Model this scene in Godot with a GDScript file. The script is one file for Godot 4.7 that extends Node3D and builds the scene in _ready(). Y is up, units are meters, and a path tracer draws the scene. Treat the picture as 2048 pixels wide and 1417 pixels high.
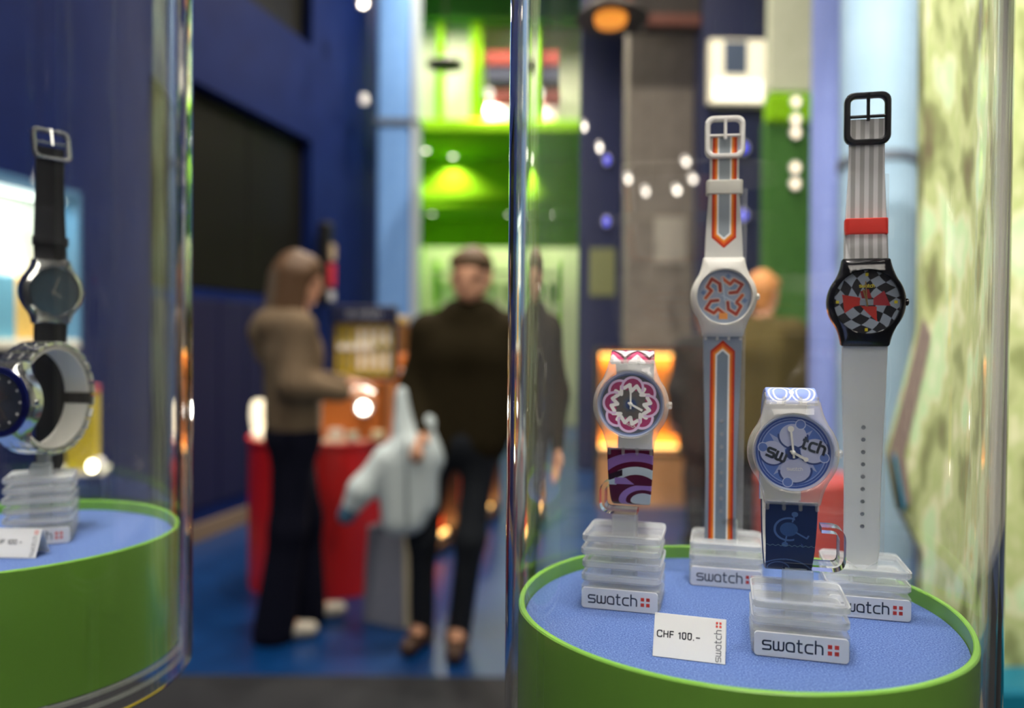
extends Node3D
# A shop interior seen past two clear display cylinders; y up, metres, floor at y = 0.

var mats := {}
var names := {}
var tex := {}

# ------------------------------------------------------------------ mesh builder
class MB:
	var v := PackedVector3Array()
	var uv := PackedVector2Array()
	var idx := PackedInt32Array()

	func add(p: Vector3, t := Vector2.ZERO) -> int:
		v.append(p)
		uv.append(t)
		return v.size() - 1

	func tri(a: int, b: int, c: int) -> void:
		idx.append(a)
		idx.append(b)
		idx.append(c)

	func quad(a: int, b: int, c: int, d: int) -> void:
		tri(a, b, c)
		tri(a, c, d)

	func loft(rings: Array, closed := true, caps := 3, uvs: Array = [], ring_closed := false) -> void:
		var m := rings.size()
		var n: int = rings[0].size()
		var base := v.size()
		for j in m:
			for i in n:
				add(rings[j][i], uvs[j][i] if uvs.size() else Vector2(float(i) / (n - 1), float(j) / (m - 1)))
		for j in (m if ring_closed else m - 1):
			for i in (n if closed else n - 1):
				var i2 := (i + 1) % n
				var j2 := (j + 1) % m
				quad(base + j * n + i, base + j * n + i2, base + j2 * n + i2, base + j2 * n + i)
		if caps & 1:
			fan(base, n, true)
		if caps & 2:
			fan(base + (m - 1) * n, n, false)

	func fan(first: int, n: int, flip: bool) -> void:
		var c := Vector3.ZERO
		var t := Vector2.ZERO
		for i in n:
			c += v[first + i]
			t += uv[first + i]
		var k := add(c / n, t / n)
		for i in n:
			if flip:
				tri(k, first + (i + 1) % n, first + i)
			else:
				tri(k, first + i, first + (i + 1) % n)

	func rbox(at: Vector3, size: Vector3, bevel := 0.002, r := 0.0, seg := 3, turn := Basis()) -> void:
		var rings := []
		var hy := size.y / 2
		var b := minf(bevel, minf(size.x, minf(size.y, size.z)) * 0.45)
		for row in [[-hy, b], [-hy + b, 0.0], [hy - b, 0.0], [hy, b]]:
			var ring := PackedVector3Array()
			var hx: float = size.x / 2 - row[1]
			var hz: float = size.z / 2 - row[1]
			var rr := minf(maxf(r, b) if row[1] == 0.0 else maxf(maxf(r, b) - b, b * 0.5), minf(hx, hz) * 0.98)
			for c in 4:
				var cx: float = (hx - rr) * (1 if c == 0 or c == 3 else -1)
				var cz: float = (hz - rr) * (1 if c < 2 else -1)
				for s in seg + 1:
					var a := PI / 2 * (c + float(s) / seg)
					ring.append(at + turn * Vector3(cx + cos(a) * rr, row[0], cz + sin(a) * rr))
			rings.append(ring)
		loft(rings)

	func lathe(profile: Array, seg := 48, at := Vector3.ZERO, ring_closed := false, caps := 3, turn := Basis()) -> void:
		var rings := []
		for p in profile:
			var ring := PackedVector3Array()
			for i in seg:
				var a := TAU * i / seg
				ring.append(at + turn * Vector3(cos(a) * p.x, p.y, sin(a) * p.x))
			rings.append(ring)
		loft(rings, true, 0 if ring_closed else caps, [], ring_closed)

	func tube(path: Array, radii, seg := 8, closed := false, flat := 1.0) -> void:
		var rings := []
		var n := path.size()
		var up := Vector3.UP
		var t0: Vector3 = (path[1] - path[0]).normalized()
		if absf(t0.dot(up)) > 0.9:
			up = Vector3.RIGHT
		for j in n:
			var t: Vector3
			if closed:
				t = (path[(j + 1) % n] - path[(j - 1 + n) % n]).normalized()
			else:
				t = (path[mini(j + 1, n - 1)] - path[maxi(j - 1, 0)]).normalized()
			var s := up.cross(t).normalized()
			up = t.cross(s).normalized()
			var ring := PackedVector3Array()
			var r: float = radii[j] if radii is Array else radii
			for i in seg:
				var a := TAU * i / seg
				ring.append(path[j] + s * cos(a) * r + up * sin(a) * r * flat)
			rings.append(ring)
		loft(rings, true, 0 if closed else 3, [], closed)

	# a polygon in the xy plane pushed from z0 to z1
	func prism(poly: PackedVector2Array, z0: float, z1: float, xf := Transform3D()) -> void:
		var t := Geometry2D.triangulate_polygon(poly)
		var n := poly.size()
		var lo := v.size()
		for z in [z0, z1]:
			for p in poly:
				add(xf * Vector3(p.x, p.y, z), p)
		for k in range(0, t.size(), 3):
			tri(lo + n + t[k], lo + n + t[k + 1], lo + n + t[k + 2])
			tri(lo + t[k], lo + t[k + 2], lo + t[k + 1])
		var s := v.size()
		for z in [z0, z1]:
			for p in poly:
				add(xf * Vector3(p.x, p.y, z), p)
		var ccw := not Geometry2D.is_polygon_clockwise(poly)
		for i in n:
			var k := (i + 1) % n
			if ccw:
				quad(s + i, s + k, s + n + k, s + n + i)
			else:
				quad(s + n + i, s + n + k, s + k, s + i)

	# flat ribbons of width w along polylines at height z: printed lettering and lines
	func strokes(lines: Array, w: float, z: float, xf := Transform3D()) -> void:
		for line in lines:
			var n: int = line.size()
			for i in n - 1:
				var a: Vector2 = line[i]
				var b: Vector2 = line[i + 1]
				var d := (b - a).normalized() * w / 2
				var s := Vector2(-d.y, d.x)
				var e := d * 0.55
				quad(add(xf * Vector3(a.x - e.x + s.x, a.y - e.y + s.y, z)), add(xf * Vector3(b.x + e.x + s.x, b.y + e.y + s.y, z)), add(xf * Vector3(b.x + e.x - s.x, b.y + e.y - s.y, z)), add(xf * Vector3(a.x - e.x - s.x, a.y - e.y - s.y, z)))

	func mesh(crease := 35.0, orient := true) -> ArrayMesh:
		var nf := idx.size() / 3
		var vol := 0.0
		var fn := PackedVector3Array()
		fn.resize(nf)
		for f in nf:
			var a := v[idx[f * 3]]
			var b := v[idx[f * 3 + 1]]
			var c := v[idx[f * 3 + 2]]
			vol += a.dot(b.cross(c))
			fn[f] = (c - a).cross(b - a)
		if orient and vol > 0.0:
			for f in nf:
				var k := idx[f * 3 + 1]
				idx[f * 3 + 1] = idx[f * 3 + 2]
				idx[f * 3 + 2] = k
				fn[f] = -fn[f]
		var start := PackedInt32Array()
		start.resize(v.size() + 1)
		for i in idx:
			start[i + 1] += 1
		for i in v.size():
			start[i + 1] += start[i]
		var fill := start.duplicate()
		var list := PackedInt32Array()
		list.resize(idx.size())
		for k in idx.size():
			var q := idx[k]
			list[fill[q]] = k / 3
			fill[q] += 1
		var un := PackedVector3Array()
		un.resize(nf)
		for f in nf:
			un[f] = fn[f].normalized()
		var limit := cos(deg_to_rad(crease))
		var pos := PackedVector3Array()
		var nor := PackedVector3Array()
		var tx := PackedVector2Array()
		pos.resize(idx.size())
		nor.resize(idx.size())
		tx.resize(idx.size())
		for k in idx.size():
			var q := idx[k]
			var own := un[k / 3]
			var s := Vector3.ZERO
			for e in range(start[q], start[q + 1]):
				if un[list[e]].dot(own) >= limit:
					s += fn[list[e]]
			pos[k] = v[q]
			nor[k] = s.normalized() if s.length_squared() > 0.0 else own
			tx[k] = uv[q]
		var arrays := []
		arrays.resize(Mesh.ARRAY_MAX)
		arrays[Mesh.ARRAY_VERTEX] = pos
		arrays[Mesh.ARRAY_NORMAL] = nor
		arrays[Mesh.ARRAY_TEX_UV] = tx
		var m := ArrayMesh.new()
		m.add_surface_from_arrays(Mesh.PRIMITIVE_TRIANGLES, arrays)
		return m

# ------------------------------------------------------------------ nodes, names, labels
func numbered(called: String) -> String:
	var n: int = names.get(called, 0)
	names[called] = n + 1
	return called if n == 0 else "%s_%03d" % [called, n]

func part(mb: MB, called: String, m: Material, parent: Node3D, crease := 35.0, orient := true) -> MeshInstance3D:
	var o := MeshInstance3D.new()
	o.name = numbered(called) if parent == self else called
	o.mesh = mb.mesh(crease, orient)
	o.material_override = m
	parent.add_child(o, true)
	return o

func box(called: String, m: Material, parent: Node3D, at: Vector3, size: Vector3, bevel := 0.004, r := 0.0, turn := 0.0) -> MeshInstance3D:
	var mb := MB.new()
	mb.rbox(Vector3.ZERO, size, bevel, r)
	var o := part(mb, called, m, parent)
	o.position = at
	o.rotation.y = turn
	return o

func thing(called: String, label: String, category: String, at := Vector3.ZERO, turn := 0.0, group := "") -> Node3D:
	var o := Node3D.new()
	o.name = numbered(called)
	add_child(o)
	o.position = at
	o.rotation.y = turn
	return tag(o, label, category, group)

func tag(o: Node3D, label: String, category: String, group := "", kind := "") -> Node3D:
	if label:
		o.set_meta("label", label)
	if category:
		o.set_meta("category", category)
	if group:
		o.set_meta("group", group)
	if kind:
		o.set_meta("kind", kind)
	return o

func struct(o: Node3D, label: String, category: String) -> Node3D:
	return tag(o, label, category, "", "structure")

# ------------------------------------------------------------------ materials
func mat(key: String, color := Color(1, 1, 1), rough := 0.6, metal := 0.0) -> StandardMaterial3D:
	if mats.has(key):
		return mats[key]
	var m := StandardMaterial3D.new()
	m.resource_name = key
	m.albedo_color = color
	m.roughness = rough
	m.metallic = metal
	mats[key] = m
	return m

func clear(key: String, color: Color, alpha: float, rough := 0.3) -> StandardMaterial3D:
	var m := mat(key, Color(color, alpha), rough)
	m.transparency = BaseMaterial3D.TRANSPARENCY_ALPHA
	return m

func solid(key: String, color: Color, rough := 0.0) -> StandardMaterial3D:
	var m := mat(key, Color(color, 0.0), rough)
	m.transparency = BaseMaterial3D.TRANSPARENCY_ALPHA
	m.refraction_enabled = true
	m.refraction_scale = 0.049
	return m

func glow(key: String, color: Color, energy: float) -> StandardMaterial3D:
	var m := mat(key, color, 0.5)
	m.emission_enabled = true
	m.emission = color
	m.emission_energy_multiplier = energy
	return m

func rgb(r: float, g: float, b: float) -> Color:
	return Color(r / 255.0, g / 255.0, b / 255.0)

func noise_tex(sd: int, freq: float, lo: Color, hi: Color, octaves := 4, size := 512) -> NoiseTexture2D:
	var n := FastNoiseLite.new()
	n.seed = sd
	n.noise_type = FastNoiseLite.TYPE_SIMPLEX_SMOOTH
	n.frequency = freq
	n.fractal_octaves = octaves
	var t := NoiseTexture2D.new()
	t.width = size
	t.height = size
	t.seamless = true
	t.noise = n
	var g := Gradient.new()
	g.set_color(0, lo)
	g.set_color(1, hi)
	t.color_ramp = g
	return t

func grained(key: String, lo: Color, hi: Color, scale: float, rough := 0.8, freq := 0.02, bump := 0.0) -> StandardMaterial3D:
	if mats.has(key):
		return mats[key]
	var m := mat(key, Color.WHITE, rough)
	m.metallic_specular = 0.22
	m.albedo_texture = noise_tex(hash(key) % 1000, freq, lo, hi)
	m.uv1_triplanar = true
	m.uv1_scale = Vector3.ONE * scale
	if bump > 0.0:
		m.heightmap_enabled = true
		m.heightmap_scale = bump
		m.heightmap_texture = noise_tex(77, freq * 2.0, Color.BLACK, Color.WHITE)
	return m

func paint(key: String, w: int, h: int, f: Callable) -> ImageTexture:
	if tex.has(key):
		return tex[key]
	var im := Image.create(w, h, false, Image.FORMAT_RGB8)
	for y in h:
		for x in w:
			im.set_pixel(x, y, f.call((x + 0.5) / w, (y + 0.5) / h))
	tex[key] = ImageTexture.create_from_image(im)
	return tex[key]

func printed(key: String, t: Texture2D, rough := 0.4) -> StandardMaterial3D:
	var m := mat(key, Color.WHITE, rough)
	m.albedo_texture = t
	m.texture_repeat = false
	m.metallic_specular = 0.25
	return m

# ------------------------------------------------------------------ lettering
func rounded(pts: Array, r: float, steps := 5) -> Array:
	var out := [pts[0]]
	for i in range(1, pts.size() - 1):
		var p: Vector2 = pts[i]
		var a: Vector2 = (pts[i - 1] - p)
		var b: Vector2 = (pts[i + 1] - p)
		var q := minf(r, minf(a.length(), b.length()) * 0.5)
		var s := p + a.normalized() * q
		var e := p + b.normalized() * q
		for k in steps + 1:
			var t := float(k) / steps
			out.append(s.lerp(p, t).lerp(p.lerp(e, t), t))
	out.append(pts[-1])
	return out

func glyph(c: String) -> Array:   # [strokes, width]
	match c:
		"s":
			return [[rounded([Vector2(0.9, 1), Vector2(0, 1), Vector2(0, 0.52), Vector2(0.9, 0.52), Vector2(0.9, 0), Vector2(0, 0)], 0.24)], 0.9]
		"w":
			return [[rounded([Vector2(0, 1), Vector2(0, 0), Vector2(0.55, 0), Vector2(0.55, 1)], 0.26), rounded([Vector2(0.55, 1), Vector2(0.55, 0), Vector2(1.1, 0), Vector2(1.1, 1)], 0.26)], 1.1]
		"a":
			return [[rounded([Vector2(0.85, 0), Vector2(0.85, 1), Vector2(0, 1), Vector2(0, 0), Vector2(0.85, 0)], 0.38)], 0.85]
		"t":
			return [[rounded([Vector2(0.2, 1.38), Vector2(0.2, 0), Vector2(0.6, 0)], 0.3), [Vector2(0, 1), Vector2(0.55, 1)]], 0.62]
		"c":
			return [[rounded([Vector2(0.8, 1), Vector2(0, 1), Vector2(0, 0), Vector2(0.8, 0)], 0.42)], 0.8]
		"h":
			return [[[Vector2(0, 1.5), Vector2(0, 0)], rounded([Vector2(0, 1), Vector2(0.75, 1), Vector2(0.75, 0)], 0.38)], 0.75]
		"C":
			return [[rounded([Vector2(0.74, 0.78), Vector2(0.74, 1), Vector2(0, 1), Vector2(0, 0), Vector2(0.74, 0), Vector2(0.74, 0.22)], 0.42)], 0.74]
		"H":
			return [[[Vector2(0, 0), Vector2(0, 1)], [Vector2(0.66, 0), Vector2(0.66, 1)], [Vector2(0, 0.52), Vector2(0.66, 0.52)]], 0.66]
		"F":
			return [[[Vector2(0, 0), Vector2(0, 1), Vector2(0.56, 1)], [Vector2(0, 0.52), Vector2(0.5, 0.52)]], 0.5]
		"1":
			return [[[Vector2(0.06, 0.78), Vector2(0.3, 0.94), Vector2(0.3, 0)]], 0.34]
		"0":
			return [[rounded([Vector2(0.27, 1), Vector2(0, 1), Vector2(0, 0), Vector2(0.54, 0), Vector2(0.54, 1), Vector2(0.27, 1)], 0.3)], 0.54]
		".":
			return [[[Vector2(0.0, 0.0), Vector2(0.05, 0.0)]], 0.1]
		"–":
			return [[[Vector2(0, 0.42), Vector2(0.55, 0.42)]], 0.55]
	return [[], 0.14]

func word(text: String, x_height: float, gap := 0.3) -> Array:   # [strokes starting at the origin, width]
	var out := []
	var x := 0.0
	for c in text:
		var g := glyph(c)
		for line in g[0]:
			var l := []
			for p in line:
				l.append(Vector2(p.x + x, p.y) * x_height)
			out.append(l)
		x += g[1] + gap
	return [out, (x - gap) * x_height]

# brand word with the red-cornered cross, centred on the parent's origin in its xy plane
func logo(parent: Node3D, at: Vector3, height: float, ink: Material, turn := Basis(), cross := true, width := 0.19) -> void:
	var g := word("swatch", height)
	var total: float = g[1] + (height * 1.85 if cross else 0.0)
	var xf := Transform3D(turn, at) * Transform3D(Basis(), Vector3(-total / 2, -height / 2, 0))
	var mb := MB.new()
	mb.strokes(g[0], height * width, 0.0, xf)
	part(mb, "lettering", ink, parent, 5.0, false)
	if cross:
		var k := height * 1.2
		var x0: float = g[1] + height * 0.55
		var red := mat("red_print", rgb(214, 62, 48), 0.5)
		for i in 2:
			for j in 2:
				var q := MB.new()
				var s := k * 0.39
				var cx := x0 + k * (0.195 if i == 0 else 0.805)
				var cy := k * (0.195 if j == 0 else 0.805)
				q.prism(PackedVector2Array([Vector2(cx - s / 2, cy - s / 2), Vector2(cx + s / 2, cy - s / 2), Vector2(cx + s / 2, cy + s / 2), Vector2(cx - s / 2, cy + s / 2)]), -0.00005, 0.00003, xf)
				part(q, "cross_corner", red, parent)

# ------------------------------------------------------------------ camera, light
func _camera() -> void:
	var cam := Camera3D.new()
	cam.name = "camera"
	add_child(cam)
	cam.position = Vector3(0, 1.36, 0)
	cam.rotation_degrees.x = -0.9
	cam.rotate_object_local(Vector3(0, 0, 1), deg_to_rad(0.46))
	var lens := CameraAttributesPhysical.new()
	lens.frustum_focal_length = 27.1     # 35 mm frame: 1600 pixels at 2048 wide
	lens.frustum_focus_distance = 0.335
	lens.frustum_near = 0.02
	lens.frustum_far = 60.0
	lens.exposure_aperture = 4.8
	cam.attributes = lens
	cam.current = true
	var env := Environment.new()
	env.background_mode = Environment.BG_COLOR
	env.background_color = Color(0, 0, 0)
	env.tonemap_mode = Environment.TONE_MAPPER_LINEAR
	env.tonemap_exposure = 1.0
	env.sdfgi_enabled = true
	env.ssao_enabled = true
	env.ssil_enabled = true
	var w := WorldEnvironment.new()
	w.name = "environment"
	w.environment = env
	add_child(w)

func spot(parent: Node3D, at: Vector3, aim: Vector3, energy: float, color: Color, angle: float, size := 0.04, soft := 0.6) -> SpotLight3D:
	var l := SpotLight3D.new()
	l.name = "spot_light"
	parent.add_child(l, true)
	l.position = at
	var up := Vector3.UP if absf((aim - at).normalized().y) < 0.99 else Vector3.FORWARD
	l.look_at_from_position(parent.to_global(at), parent.to_global(aim), up)
	l.light_energy = energy
	l.light_color = color
	l.spot_angle = angle
	l.spot_angle_attenuation = soft
	l.spot_range = 30.0
	l.spot_attenuation = 2.0
	l.light_size = size
	l.shadow_enabled = true
	return l

func area(parent: Node3D, at: Vector3, aim: Vector3, energy: float, color: Color, size: Vector2) -> void:
	var l := AreaLight3D.new()
	l.name = "area_light"
	parent.add_child(l, true)
	l.position = at
	var up := Vector3.UP if absf((aim - at).normalized().y) < 0.99 else Vector3.FORWARD
	l.look_at_from_position(parent.to_global(at), parent.to_global(aim), up)
	l.light_energy = energy
	l.light_color = color
	l.area_size = size
	l.area_range = 30.0
	l.area_attenuation = 2.0
	l.shadow_enabled = true

# a small round lamp in a metal ring, with its light; aim is the direction it shines to
func downlight(at: Vector3, aim: Vector3, energy: float, shine: float, label: String, group: String, r := 0.032, color := Color(1.0, 0.93, 0.82), angle := 62.0, drop := 0.0) -> Node3D:
	var t := thing("downlight", label, "lamp", at, 0.0, group)
	var b := Basis.looking_at(aim, Vector3.FORWARD if absf(aim.normalized().y) > 0.95 else Vector3.UP)
	var tilt := b * Basis(Vector3.RIGHT, -PI / 2)   # local +y along aim
	var mb := MB.new()
	mb.lathe([Vector2(r * 0.9, 0.0), Vector2(r * 1.05, 0.004), Vector2(r * 1.35, 0.004), Vector2(r * 1.4, -0.01), Vector2(r * 1.15, -0.07), Vector2(r * 0.5, -0.08)], 20, Vector3.ZERO, false, 2, tilt)
	part(mb, "housing", mat("lamp_housing", rgb(60, 60, 64), 0.4, 0.6), t, 35, false)
	var d := MB.new()
	d.lathe([Vector2(r * 0.9, -0.003), Vector2(r * 0.88, 0.001), Vector2(r * 0.5, 0.004)], 20, Vector3.ZERO, false, 3, tilt)
	part(d, "lens", glow("lamp_glow_%.1f_%.2f" % [shine, color.b], color, shine), t, 60, false)
	if drop > 0.0:
		var s := MB.new()
		s.tube([Vector3(0, 0.02, 0), Vector3(0, drop, 0)], 0.0018, 6)
		part(s, "stem", mat("black_cord", rgb(16, 16, 18), 0.9), t)
	if energy > 0.0:
		spot(t, aim.normalized() * 0.02, aim.normalized() * 1.0, energy, color, angle, r)
	return t

# ------------------------------------------------------------------ room
func wall_x(d: float) -> float:      # the oblique blue wall: x at distance d in front of the camera
	return -1.40 - 0.24 * (8.3 - d)

func _room() -> void:
	var white := grained("plaster", rgb(196, 198, 190), rgb(214, 215, 206), 1.5, 0.8)
	var floor_blue := grained("blue_floor", rgb(2, 46, 96), rgb(4, 54, 108), 0.7, 0.3, 0.01)
	floor_blue.metallic_specular = 0.5
	var floor_dark := grained("charcoal_floor", rgb(36, 38, 42), rgb(50, 52, 56), 6.0, 0.7, 0.03)
	struct(box("floor", floor_blue, self, Vector3(0.5, -0.05, -8.2), Vector3(9.4, 0.1, 9.96), 0.001), "glossy dark blue shop floor reaching back under the visitors", "floor")
	struct(box("floor", floor_dark, self, Vector3(0.5, -0.05, -0.22), Vector3(9.4, 0.1, 6.0), 0.001), "charcoal carpet floor strip in front of the blue floor", "floor")
	struct(box("ceiling", grained("ceiling_paint", rgb(46, 54, 84), rgb(54, 62, 92), 1.0, 0.9), self, Vector3(0.5, 5.5, -5.2), Vector3(9.4, 0.1, 16.2), 0.001), "dark ceiling of the shop", "ceiling")
	struct(box("wall_back", grained("pale_green_wall", rgb(196, 208, 172), rgb(214, 222, 190), 1.0, 0.8), self, Vector3(0.5, 2.75, -13.1), Vector3(9.4, 5.5, 0.1), 0.001), "pale green white back wall of the green room", "wall")
	struct(box("wall_right", white, self, Vector3(5.15, 2.75, -5.2), Vector3(0.1, 5.5, 16.2), 0.001), "plain white side wall of the shop", "wall")
	struct(box("wall_front", grained("slate_wall", rgb(52, 56, 70), rgb(62, 66, 80), 1.0, 0.8), self, Vector3(0.5, 2.75, 2.85), Vector3(9.4, 5.5, 0.1), 0.001), "unseen slate wall behind the photographer", "wall")  # out of view, toned dark so the cylinders reflect little
	struct(box("wall_side", grained("green_wall", rgb(110, 170, 40), rgb(126, 184, 52), 1.0, 0.8), self, Vector3(-1.5, 2.75, -10.75), Vector3(0.1, 5.5, 4.7), 0.001), "green side wall of the back room", "wall")
	# oblique blue wall with two dark recessed screens
	var blue := grained("blue_wall", rgb(15, 30, 80), rgb(19, 36, 90), 0.6, 0.55, 0.008)
	var w := Node3D.new()
	w.name = "wall_left"
	add_child(w)
	struct(w, "dark blue oblique shop wall with black screens", "wall")
	var a := Vector3(wall_x(-2.9), 0, 2.9)
	var b := Vector3(wall_x(8.3), 0, -8.3)
	var along := b - a
	w.position = a
	w.rotation.y = atan2(-along.z, along.x)      # local +x runs along the wall, local +z faces the room
	var len := along.length()
	var s69 := (6.9 + 2.9) / 11.2 * len           # right edge of the screens
	var s0 := (5.25 + 2.9) / 11.2 * len
	# wall built round the openings
	for r in [[0.0, len, 0.0, 1.70], [s69, len, 1.70, 5.5], [0.0, s0, 1.70, 5.5], [s0, s69, 3.07, 3.88], [s0, s69, 5.2, 5.5]]:
		box("wall_panel", blue, w, Vector3((r[0] + r[1]) / 2, (r[2] + r[3]) / 2, -0.06), Vector3(r[1] - r[0], r[3] - r[2], 0.12), 0.001)
	box("wall_backing", blue, w, Vector3(len / 2, 2.75, -0.16), Vector3(len, 5.5, 0.06), 0.001)
	var scr := mat("dark_screen", rgb(22, 22, 17), 0.4)
	scr.metallic_specular = 0.3
	for r in [[1.72, 3.05], [3.90, 5.18]]:
		var n := 2
		for k in n:
			var x0: float = s0 + (s69 - s0) * k / n
			var x1: float = s0 + (s69 - s0) * (k + 1) / n
			box("screen_panel", scr, w, Vector3((x0 + x1) / 2, (r[0] + r[1]) / 2, -0.10), Vector3(x1 - x0 - 0.012, r[1] - r[0], 0.03), 0.003)
	box("skirting", mat("brown_skirting", rgb(120, 104, 86), 0.6), w, Vector3(len / 2, 0.06, 0.012), Vector3(len, 0.12, 0.024), 0.003)
	var lower := mat("violet_panel", rgb(20, 20, 58), 0.5)
	for k in 5:
		var x0: float = s0 + (s69 - s0) * k / 5
		box("lower_panel", lower, w, Vector3(x0 + (s69 - s0) / 10, 0.93, 0.006), Vector3((s69 - s0) / 5 - 0.02, 1.4, 0.012), 0.003)

func _background() -> void:
	# light blue column at the end of the blue wall
	var lb := grained("light_blue_paint", rgb(120, 168, 232), rgb(130, 178, 238), 1.2, 0.5, 0.01)
	var t := thing("column", "tall light blue column with a grey band, at the end of the blue wall", "column", Vector3(-1.135, 0, -8.0))
	t.set_meta("kind", "structure")
	box("shaft", lb, t, Vector3(-0.04, 2.72, 0), Vector3(0.34, 5.44, 0.3), 0.02, 0.05)
	box("edge_strip", mat("pale_grey_strip", rgb(190, 204, 214), 0.4), t, Vector3(0.165, 2.72, 0.02), Vector3(0.07, 5.44, 0.3), 0.01)
	box("band", mat("grey_band", rgb(96, 108, 124), 0.5), t, Vector3(0, 3.5, 0), Vector3(0.43, 0.07, 0.34), 0.01)
	# green room behind: stepped soffits
	var green := grained("leaf_green", rgb(138, 202, 18), rgb(150, 214, 28), 1.0, 0.6, 0.01)
	var g := thing("soffit", "stepped bright green soffit of the back room", "soffit")
	g.set_meta("kind", "structure")
	box("upper_slab", green, g, Vector3(0.6, 3.78, -10.0), Vector3(4.1, 0.14, 2.0), 0.02)
	box("upper_fascia", green, g, Vector3(0.6, 3.45, -10.4), Vector3(4.1, 0.5, 0.1), 0.02)
	box("lower_slab", green, g, Vector3(0.6, 3.15, -11.05), Vector3(4.1, 0.12, 1.3), 0.02)
	box("lower_fascia", green, g, Vector3(0.6, 2.93, -11.6), Vector3(4.1, 0.42, 0.1), 0.02)
	var pale := grained("pale_panel", rgb(206, 214, 186), rgb(220, 226, 202), 1.0, 0.7)
	var u := thing("upper_wall", "pale upper wall above the green soffit with green fins", "wall")
	u.set_meta("kind", "structure")
	box("panel", pale, u, Vector3(-0.95, 4.55, -9.5), Vector3(0.9, 1.3, 0.1), 0.01)
	box("panel", pale, u, Vector3(0.9, 4.6, -9.75), Vector3(2.6, 1.4, 0.1), 0.01)
	for x in [-0.86, -0.44]:
		box("fin", green, u, Vector3(x, 4.6, -9.38), Vector3(0.09 if x < -0.6 else 0.14, 1.45, 0.14), 0.02)
	box("header", mat("deep_green", rgb(62, 128, 36), 0.6), u, Vector3(-0.4, 5.24, -9.4), Vector3(2.2, 0.34, 0.3), 0.02)
	for r in [[-0.13, 4.55, 0.16, rgb(150, 60, 44)], [-0.12, 4.36, 0.16, rgb(60, 66, 84)], [-0.1, 4.12, 0.14, rgb(120, 52, 44)], [-0.12, 3.93, 0.15, rgb(214, 200, 190)]]:
		tag(box("display_box", mat("box_%d" % int(r[1] * 100), r[3], 0.6), self, Vector3(r[0], r[1], -9.2), Vector3(0.4, r[2], 0.3), 0.01), ["brick red box on top of the small stack above the soffit", "slate grey box, second from top of the stack above the soffit", "dark red box, third from top of the stack above the soffit", "off white box at the bottom of the stack above the soffit"][[4.55, 4.36, 4.12, 3.93].find(r[1])], "box", "stacked boxes above the soffit")
	# pale back shelves with green uprights behind the man
	var bs := thing("wall_shelf", "pale wall shelving with green uprights at the far back", "shelf", Vector3(0, 0, -12.6))
	for x in [-1.2, -0.5, 0.2]:
		box("upright", green, bs, Vector3(x, 1.3, 0), Vector3(0.1, 2.6, 0.3), 0.01)
	for y in [0.7, 1.3, 1.9, 2.45]:
		box("board", pale, bs, Vector3(-0.5, y, 0), Vector3(1.5, 0.04, 0.34), 0.005)
	var cols := [rgb(232, 236, 214), rgb(214, 228, 190), rgb(236, 230, 210), rgb(150, 176, 110)]
	for k in 8:
		tag(box("product_box", mat("pbox_%d" % (k % 4), cols[k % 4], 0.6), self, Vector3([-1.01, -0.7, -0.3, 0.0][k % 4], 1.32 + (k / 4) * 0.6 + 0.19, -12.55), Vector3(0.24, 0.34, 0.2), 0.01), "pale product box on the far green and white shelving", "box", "boxes on the far shelving")
	# dark oval disc lamp over the pale wall
	var dl := thing("disc_lamp", "dark flat oval pendant disc above the green room", "lamp", Vector3(-0.62, 3.83, -7.2))
	var mb := MB.new()
	mb.lathe([Vector2(0.02, 0.05), Vector2(0.1, 0.045), Vector2(0.17, 0.01), Vector2(0.17, -0.01), Vector2(0.12, -0.02)], 28)
	part(mb, "shade", mat("dark_brown_metal", rgb(52, 44, 34), 0.5), dl)
	mb = MB.new()
	mb.tube([Vector3(0, 0.04, 0), Vector3(0, 1.6, 0)], 0.005, 6)
	part(mb, "cord", mat("dark_brown_metal"), dl)
	# through the right cylinder: pillars and columns
	t = thing("pillar", "broad taupe square pillar seen through the big cylinder", "pillar", Vector3(1.26, 0, -7.2))
	t.set_meta("kind", "structure")
	box("shaft", grained("taupe_paint", rgb(128, 122, 114), rgb(142, 136, 128), 1.0, 0.7, 0.01), t, Vector3(0, 2.72, 0), Vector3(0.72, 5.44, 0.4), 0.015)
	box("notice", mat("pale_notice", rgb(176, 172, 160), 0.6), t, Vector3(0.06, 2.25, 0.204), Vector3(0.3, 0.4, 0.012), 0.002)
	box("plinth", mat("brown_skirting"), t, Vector3(0, 0.08, 0), Vector3(0.76, 0.16, 0.44), 0.01)
	var navy := mat("navy_paint", rgb(30, 40, 84), 0.5)
	t = thing("pillar", "dark navy pillar carrying a cream light box", "pillar", Vector3(1.80, 0, -6.65))
	t.set_meta("kind", "structure")
	box("shaft", navy, t, Vector3(0, 2.72, 0), Vector3(0.6, 5.44, 0.3), 0.015)
	t = thing("pillar", "narrow dark navy pillar beside the taupe pillar", "pillar", Vector3(0.77, 0, -8.65))
	t.set_meta("kind", "structure")
	box("shaft", navy, t, Vector3(0, 2.72, 0), Vector3(0.64, 5.44, 0.3), 0.015)
	box("olive_panel", mat("olive_panel", rgb(140, 146, 96), 0.7), t, Vector3(0.0, 2.1, 0.158), Vector3(0.34, 0.5, 0.02), 0.004)
	# cream light box on the navy pillar
	t = thing("light_box", "cream glowing light box sign with a grey blue square on the navy pillar", "light box", Vector3(1.79, 3.53, -6.45))
	box("frame", mat("cream_frame", rgb(220, 216, 190), 0.5), t, Vector3(0, 0, -0.01), Vector3(0.52, 0.54, 0.06), 0.02, 0.05)
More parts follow.
